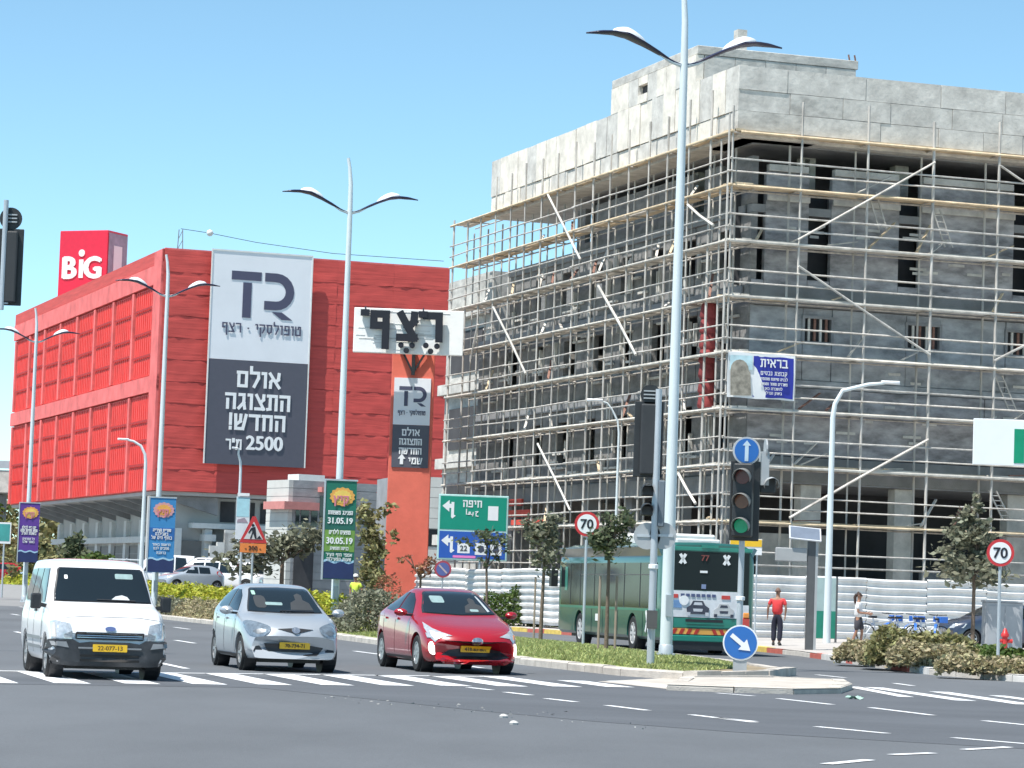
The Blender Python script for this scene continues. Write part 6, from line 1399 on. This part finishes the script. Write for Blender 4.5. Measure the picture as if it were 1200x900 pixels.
# ================================================================ PEOPLE
def skin(name, verts, edges, radii, mat, parent, sub=1, root=0):
    me = bpy.data.meshes.new(name); me.from_pydata([tuple(v) for v in verts], edges, []); o = bpy.data.objects.new('tmps', me); COL.objects.link(o)
    md = o.modifiers.new('s', 'SKIN'); md.branch_smoothing = .6; md.use_smooth_shade = True
    for i, r_ in enumerate(radii):
        rx, ry = r_ if isinstance(r_, tuple) else (r_, r_); me.skin_vertices[0].data[i].radius = (rx, ry); me.skin_vertices[0].data[i].use_root = (i == root)
    if sub: s2 = o.modifiers.new('u', 'SUBSURF'); s2.levels = sub; s2.render_levels = sub
    bpy.context.view_layer.update(); out = bpy.data.meshes.new_from_object(o.evaluated_get(bpy.context.evaluated_depsgraph_get())); bpy.data.objects.remove(o)
    out.name = name; out.materials.clear(); out.materials.append(mat); out.polygons.foreach_set('use_smooth', [True]*len(out.polygons)); return link(name, out, parent)
def chain(*pts): return [V(p) for p in pts]
def person(locv, rz, label, H, J, colors, longhair=False, cap=None, shorts=.0):
    """J: joints in metres for a 1.75 m figure facing -y; keys hip.l/r, knee, ankle, toe, shoulder, elbow, wrist"""
    r_ = E('person', locv, rz, label, 'person'); k = H/1.75; r_.scale = (k, k, k)
    SK = M(colors['skin'][0], colors['skin'][1], rough=.6, var=.05); b = [V((0, 0, .95)), V((0, .01, 1.15)), V((0, .0, 1.38)), V((0, -.01, 1.50)), V((0, -.02, 1.58)), V((0, -.03, 1.665)), V((0, -.025, 1.73))]
    vs = list(b); ed = [(i, i+1) for i in range(6)]; ra = [(.12, .10), (.11, .09), (.12, .09), (.055, .055), (.06, .065), (.078, .092), (.05, .06)]
    for s in ('l', 'r'):
        n0 = len(vs); vs += [V(J['hip'+s]), V(J['knee'+s]), V(J['ankle'+s]), V(J['toe'+s])]; ed += [(0, n0), (n0, n0+1), (n0+1, n0+2), (n0+2, n0+3)]; ra += [.085, .056, .04, .035]
        n0 = len(vs); vs += [V(J['sh'+s]), V(J['el'+s]), V(J['wr'+s])]; ed += [(2, n0), (n0, n0+1), (n0+1, n0+2)]; ra += [.055, .041, .029]
        w_ = V(J['wr'+s]); d = (w_ - V(J['el'+s])).normalized(); vs.append(w_ + d*.07); ed.append((n0+2, n0+3)); ra.append((.03, .02)); pm = n0+3
        side = V((0, 1, 0)) if abs(d.y) < .7 else V((0, 0, 1)); sd = d.cross(side).cross(d).normalized()
        for f in range(4): q = w_ + d*(.10) + sd*(.028-.019*f); e = q + d*(.055+.01*(f in (1, 2))) - sd*.0; vs += [q, e]; ed += [(pm, len(vs)-2), (len(vs)-2, len(vs)-1)]; ra += [.0095, .008]
        q = w_ + d*.03 + sd*.05; vs += [q, q + d*.05 + sd*.01]; ed += [(n0+2, len(vs)-2), (len(vs)-2, len(vs)-1)]; ra += [.011, .009]
    skin('body', vs, ed, ra, SK, r_)
    sh = [V((0, 0, .90)), b[1], b[2], b[3] - V((0, 0, .045))]; ev = [(0, 1), (1, 2), (2, 3)]; rr_ = [(.21, .19), (.2, .175), (.215, .175), (.085, .085)]
    for s in ('l', 'r'):
        n0 = len(sh); a_, e_ = V(J['sh'+s]), V(J['el'+s]); sh += [a_, a_.lerp(e_, .75)]; ev += [(2, n0), (n0, n0+1)]; rr_ += [.075, .07]
    skin('shirt', sh, ev, rr_, M(*colors['shirt'], rough=.85, var=.08, scale=8), r_)
    tr = [V((0, 0, 1.04)), V((0, 0, .90))]; ev = [(0, 1)]; rr_ = [(.185, .16), (.19, .165)]; ln = colors.get('leg', 1.)
    for s in ('l', 'r'):
        n0 = len(tr); h, kn, an = V(J['hip'+s]), V(J['knee'+s]), V(J['ankle'+s]); tr += [h, kn] + ([an + V((0, 0, .03))] if ln > .7 else []); ev += [(1, n0), (n0, n0+1)] + ([(n0+1, n0+2)] if ln > .7 else []); rr_ += [.125, .095] + ([.08] if ln > .7 else [])
        a_, t_ = V(J['ankle'+s]), V(J['toe'+s]); MB().tube([a_ + (a_-t_).normalized()*.06 - V((0, 0, .04)), a_.lerp(t_, .5) - V((0, 0, .03)), t_ + (t_-a_).normalized()*.05 - V((0, 0, .01))], [.045, .05, .035], 8).build('shoe', M(*colors['shoe'], rough=.6), r_, smooth=60)
    skin('trousers', tr, ev, rr_, M(*colors['legs'], rough=.85, var=.1, scale=8), r_)
    hm = M(*colors['hair'], rough=.8, var=.2, scale=20)
    hb = MB().sheet(lambda u, v: (.088*math.cos(2*PI*u)*math.cos(PI/2*v*.98+.0), -.02 + .103*math.sin(2*PI*u)*math.cos(PI/2*v*.98) + .012, 1.665 + .02*math.sin(2*PI*u) + .115*math.sin(PI/2*v)), 18, 8); hb.build('hair', hm, r_, smooth=60)
    if longhair: MB().tube([(0, .08, 1.70), (.0, .13, 1.6), (.01, .12, 1.45), (0, .11, 1.36)], [.06, .05, .04, .015], 10).build('ponytail', hm, r_, smooth=60)
    if cap: MB().lathe([(.12, 1.70), (.125, 1.72), (.11, 1.79), (.06, 1.83), (.01, 1.84)], 14, 'z', (0, -.02, 0)).build('helmet', M(*cap, rough=.4), r_, smooth=60)
    MB().add([(0, -.135, 1.655), (-.016, -.115, 1.635), (.016, -.115, 1.635), (0, -.112, 1.69)], [(0, 1, 3), (0, 3, 2), (0, 2, 1), (1, 2, 3)]).build('nose', SK, r_)
    for s in (-1, 1): MB().lathe([(.002, -.125), (.010, -.120), (.011, -.108)], 8, 'y', (s*.032, 0, 1.682)).build('eye', INK, r_); MB().lathe([(.02, s*.078), (.024, s*.088), (.012, s*.096)], 8, 'x', (0, -.01, 1.665)).build('ear', SK, r_)
    MB().box(-.022, .022, -.119, -.108, 1.612, 1.619).build('mouth', M('lip', (.3, .1, .09)), r_)
    return r_
a = G(910, 757, .15)
J1 = dict(hipl=(.09, 0, .92), kneel=(.10, -.03, .50), anklel=(.10, .03, .09), toel=(.12, -.12, .04), hipr=(-.09, 0, .92), kneer=(-.10, .03, .50), ankler=(-.09, .08, .09), toer=(-.11, -.06, .04),
          shl=(.19, 0, 1.43), ell=(.29, .04, 1.16), wrl=(.31, -.06, .93), shr=(-.19, 0, 1.43), elr=(-.27, .04, 1.16), wrr=(-.24, -.02, .92))
pA = person((a.x, a.y, .17), R(168), 'man in a red T-shirt and dark trousers seen from behind on the pavement', 1.72, J1, dict(skin=('skin tan', (.32, .17, .11)), shirt=('red cotton', (.62, .045, .05)), legs=('navy cloth', (.015, .017, .035)), shoe=('black shoe', (.02, .02, .02)), hair=('cropped grey hair', (.2, .12, .09))))
q = P(1006, 720, 93)
J2 = dict(J1); J2.update(wrl=(.16, -.30, 1.10), wrr=(-.14, -.30, 1.08), ell=(.22, -.02, 1.12), elr=(-.22, -.02, 1.12), kneel=(.10, -.12, .52), anklel=(.1, -.08, .1), toel=(.1, -.24, .06), kneer=(-.09, .04, .50), ankler=(-.09, .18, .12), toer=(-.09, .05, .04))
pB = person((q.x, 93, .2), R(75), 'woman in a white T-shirt and dark shorts walking right with raised forearms', 1.66, J2, dict(skin=('skin tan', (0,)*3), shirt=('white cotton', (.72, .72, .73)), legs=('charcoal cloth', (.05, .05, .06)), leg=.5, shoe=('pale shoe', (.5, .5, .5)), hair=('dark brown hair', (.05, .03, .025))), longhair=True)
q = P(417, 680, 128); pC = person((q.x, 128, .25), R(-25), 'worker in a yellow vest and white helmet behind the median hedge', 1.75, J1, dict(skin=('skin tan', (0,)*3), shirt=('hi-vis yellow', (.6, .75, .08)), legs=('charcoal cloth', (0,)*3), shoe=('black shoe', (0,)*3), hair=('dark brown hair', (0,)*3)), cap=('helmet white', (.75, .75, .73)))

# ================================================================ VEGETATION
def at_px(px, py, z=.2): a = G(px, py, z); return (a.x, a.y, z-.02)
GS = 'young trees on the grass median'
tree(at_px(633, 752, .2), 3.4, [(0, 0, 2.6, .55, .5, .6), (.15, .05, 3.1, .4, .4, .4), (-.25, 0, 3.0, .3, .3, .3)], 'young median tree left of the bus with a rounded grey green crown', GS, 'grey', .085, 1150, .05, stakes=1, lean=.05)
tree(at_px(710, 765, .2), 3.2, [(0, 0, 2.65, .5, .45, .45), (.2, 0, 2.95, .35, .35, .3), (-.2, 0, 2.5, .3, .3, .25)], 'young median tree with two stakes in front of the bus windows', GS, 'dark', .08, 1000, .045, stakes=2)
tree((P(572, 700, 95).x, 95, .15), 3.6, [(.0, 0, 3.0, .75, .6, .35), (-.25, 0, 3.25, .45, .4, .25), (.3, 0, 2.7, .3, .3, .3), (-.1, 0, 2.45, .25, .3, .25)], 'thin leaning median tree in front of the green and blue direction sign', GS, 'dark', .08, 520, .045, lean=-.1)
tree((P(492, 700, 100).x, 100, .15), 2.6, [(.1, 0, 2.0, .4, .4, .4), (-.55, 0, 2.35, .35, .3, .15), (.45, 0, 2.1, .3, .3, .3)], 'sparse branchy reddish sapling behind the red car roof', GS, 'reddry', .08, 330, .05)
tree((P(1140, 740, 88).x, 88, .15), 4.6, [(0, 0, 2.5, 1.1, 1, .5), (.05, 0, 3.1, .85, .8, .5), (0, 0, 3.7, .5, .5, .45), (-.02, 0, 4.3, .22, .22, .4)], 'conical street tree with grey green leaves in front of the right scaffold', None, 'grey', .12, 2200, .06)
tree((P(436, 690, 133).x, 133, .2), 4.6, [(0, 0, 2.0, .75, .7, .9), (.1, 0, 3.4, .7, .7, .8), (-.2, 0, 4.5, .75, .7, .5)], 'leafy yellow green tree between the green banner and the red pylon', None, 'olive', .15, 1700, .08)
tree((P(350, 690, 155).x-.9, 155, .8), 4.0, [(-1.5, 0, 2.3, 1.6, 1, 1.0), (.6, 0, 2.9, 1.3, 1, .9), (2.2, 0, 3.2, .9, .8, .8)], 'spreading dark tree behind the roadworks sign', None, 'grey', .22, 1700, .12)
for i, (px, Y, H_, rr_, lf_) in enumerate([(47, 185, 3.0, 1.3, 'olive'), (58, 195, 2.4, 1.2, 'dark'), (88, 190, 3.2, 1.1, 'dark'), (117, 188, 2.3, 1.2, 'green'), (5, 215, 4.5, 2.6, 'olive'), (-14, 230, 6, 3, 'green')]):
    tree((X0(px-1.5, Y), Y, .9), H_, [(0, 0, H_*.55, rr_, rr_, H_*.3), (.4, 0, H_*.8, rr_*.6, rr_*.6, H_*.22)], ['bushy tree directly right of the purple banner', 'low dark tree beside the purple banner, before the first pilaster', 'dark small tree before the grey shutters', 'small green tree before the last shutter left of the van roof', 'rounded olive tree under the overpass by the teal sign', 'broad green tree at the far left edge'][i], 'small trees before the red building', lf_, .24, 1100, .12)
# hedges on the median: two rows of clipped plants, each hedge its own thing
def hedge(name, c, d, ln, wd, h, leaf, n, size, label, group, z0=.13, top=None):
    n = int(n*1.9); size = size*.72
    r_ = E(name, (c[0], c[1], z0), math.atan2(d.y, d.x), label, 'hedge' if name == 'hedge' else 'shrub', group)
    n = int(n*1.5); u = rng.uniform(-.5, .5, n); v = rng.uniform(-.5, .5, n); q = rng.uniform(0, 1, n)**.6; k = rng.uniform(size=n) < .65
    s = np.where(rng.uniform(size=n) < .5, -.5, .5); v = np.where(k & (q < .8), s*rng.uniform(.8, 1, n), v)
    ht = h*(1 + .12*np.sin(u*ln*1.7+c[0]) + .08*np.sin(u*ln*4.1+c[1])); prof = np.sqrt(np.clip(1-(np.abs(v)*2)**3, .05, 1)) * np.clip((.5-np.abs(u))*ln/ .35, .15, 1)**.4
    pts = np.stack([u*ln, v*wd, .03 + q*ht*prof], 1) + rng.normal(size=(n, 3))*.035
    leaves('foliage', pts, size, leafmat(leaf), r_)
    b = MB()
    for i in range(int(ln*2.2)): x = -ln/2 + ln*(i+.5)/int(ln*2.2); b.tube([(x, 0, -.05), (x+U(-.1, .1), U(-.2, .2), h*.45), (x+U(-.2, .2), U(-.3, .3), h*.8)], [.02, .014, .006], 4)
    b.build('stems', BARK, r_); return r_
HG = 'clipped yellow green hedges along the median'; HG2 = 'grey green shrubs in front of the hedge'
names = ['nearest', 'second', 'third', 'fourth', 'fifth', 'sixth', 'seventh', 'eighth']
for i in range(8):
    y = 95 + i*12.5 + 3; x = (18.6 + .02*(y-95) - .277*y) + 2.1
    if y > 118: x = 19.3 - .277*y + 2.0
    hedge('hedge', (x, y), ROADD, 12.2, 1.7, 1.0 + (y-90)*.003, 'yellow', 5200 - i*350, .10 + i*.006, ['yellow green hedge closest to the red car, right of the silver car', 'yellow green hedge just behind the silver car', 'yellow green hedge between the white van and the silver car', 'yellow green hedge directly beside the white van mirror', 'yellow green hedge hidden mostly behind the white van roof', 'yellow green hedge left of the white van', 'far yellow green hedge reaching the left picture edge', 'farthest yellow green hedge at the left edge'][i], HG)
    hedge('shrub', (x-1.15, y-.5), ROADD, 12.0, .9, .62, 'grey' if i % 2 == 0 else 'dry', 2600 - i*200, .09 + i*.006, ['low grey green shrub row beside the red car rear', 'low dry shrub row behind the silver car mirror', 'low grey green shrub row left of the silver car', 'low dry shrub row right of the white van', 'low grey green shrub row behind the white van', 'low dry shrub row left of the white van', 'far low grey green shrub row at the left', 'farthest low dry shrub row at the left edge'][i], HG2)
q = P(470, 700, 92); hedge('shrub', (q.x-.8, 88.5), ROADD, 3.6, 1.8, 1.15, 'grey', 2400, .10, 'rounded grey green shrub right beside the red car rear door', None)
q = P(612, 725, 112); hedge('hedge', (q.x, 121), V((1, -.1, 0)).normalized(), 3.4, 1.2, 1.5, 'green', 2600, .11, 'dark green hedge between the red car and the bus before the fence', None)
q = P(480, 700, 118); hedge('shrub', (q.x-.9, 118), ROADD, 2.4, 1.2, 1.7, 'reddry', 500, .09, 'sparse reddish shrub at the foot of the red pylon', None)
# kerbside bushes at the right
labs = ['dry brown bush nearest the woman in white', 'dry brown olive bush left of the street tree trunk', 'largest dry bush directly under the street tree', 'greener bush in front of the grey cabinet', 'low dry bush at the foot of the right speed sign', 'dark green bush at the right picture edge']
for i, (px, py, ln, wd, h, lf_, n) in enumerate([(1028, 775, 1.8, 1.5, .36, 'dry', 2600), (1060, 779, 1.8, 1.7, .45, 'dry', 2900), (1098, 782, 1.9, 1.8, .5, 'dry', 2700), (1148, 781, 1.6, 1.4, .45, 'green', 2200), (1163, 789, 2.2, .9, .3, 'dry', 1500), (1205, 786, 2.0, 1.4, .5, 'green', 2200)]):
    a = G(px, py, .15); hedge('shrub', (a.x, a.y + wd*.5), V((1, -.15, 0)).normalized(), ln, wd, h, lf_, n, .10, labs[i], 'bushes along the right kerb', .14)
a = G(1102, 783, .15); hedge('shrub', (a.x, a.y + 2.6), V((1, -.15, 0)).normalized(), 2.6, 1.2, .75, 'olive', 2000, .11, 'taller olive bush behind the front row of kerb bushes', 'bushes along the right kerb', .14)
n = 12000; xs = rng.uniform(-75, -34, n); pts = np.stack([xs, 285 + rng.normal(size=n)*4, .9 + rng.uniform(size=n)**.8 * (7.5 + 1.6*np.sin(xs*.5) + 1.1*np.sin(xs*1.3))], 1)
tag(leaves('far_treeline', pts, .5, leafmat('olive')), kind='stuff')
HEBDONE = True
for o in list(bpy.data.objects):
    if o.name == 'tmp' or o.name.startswith('tmpc'): bpy.data.objects.remove(o)
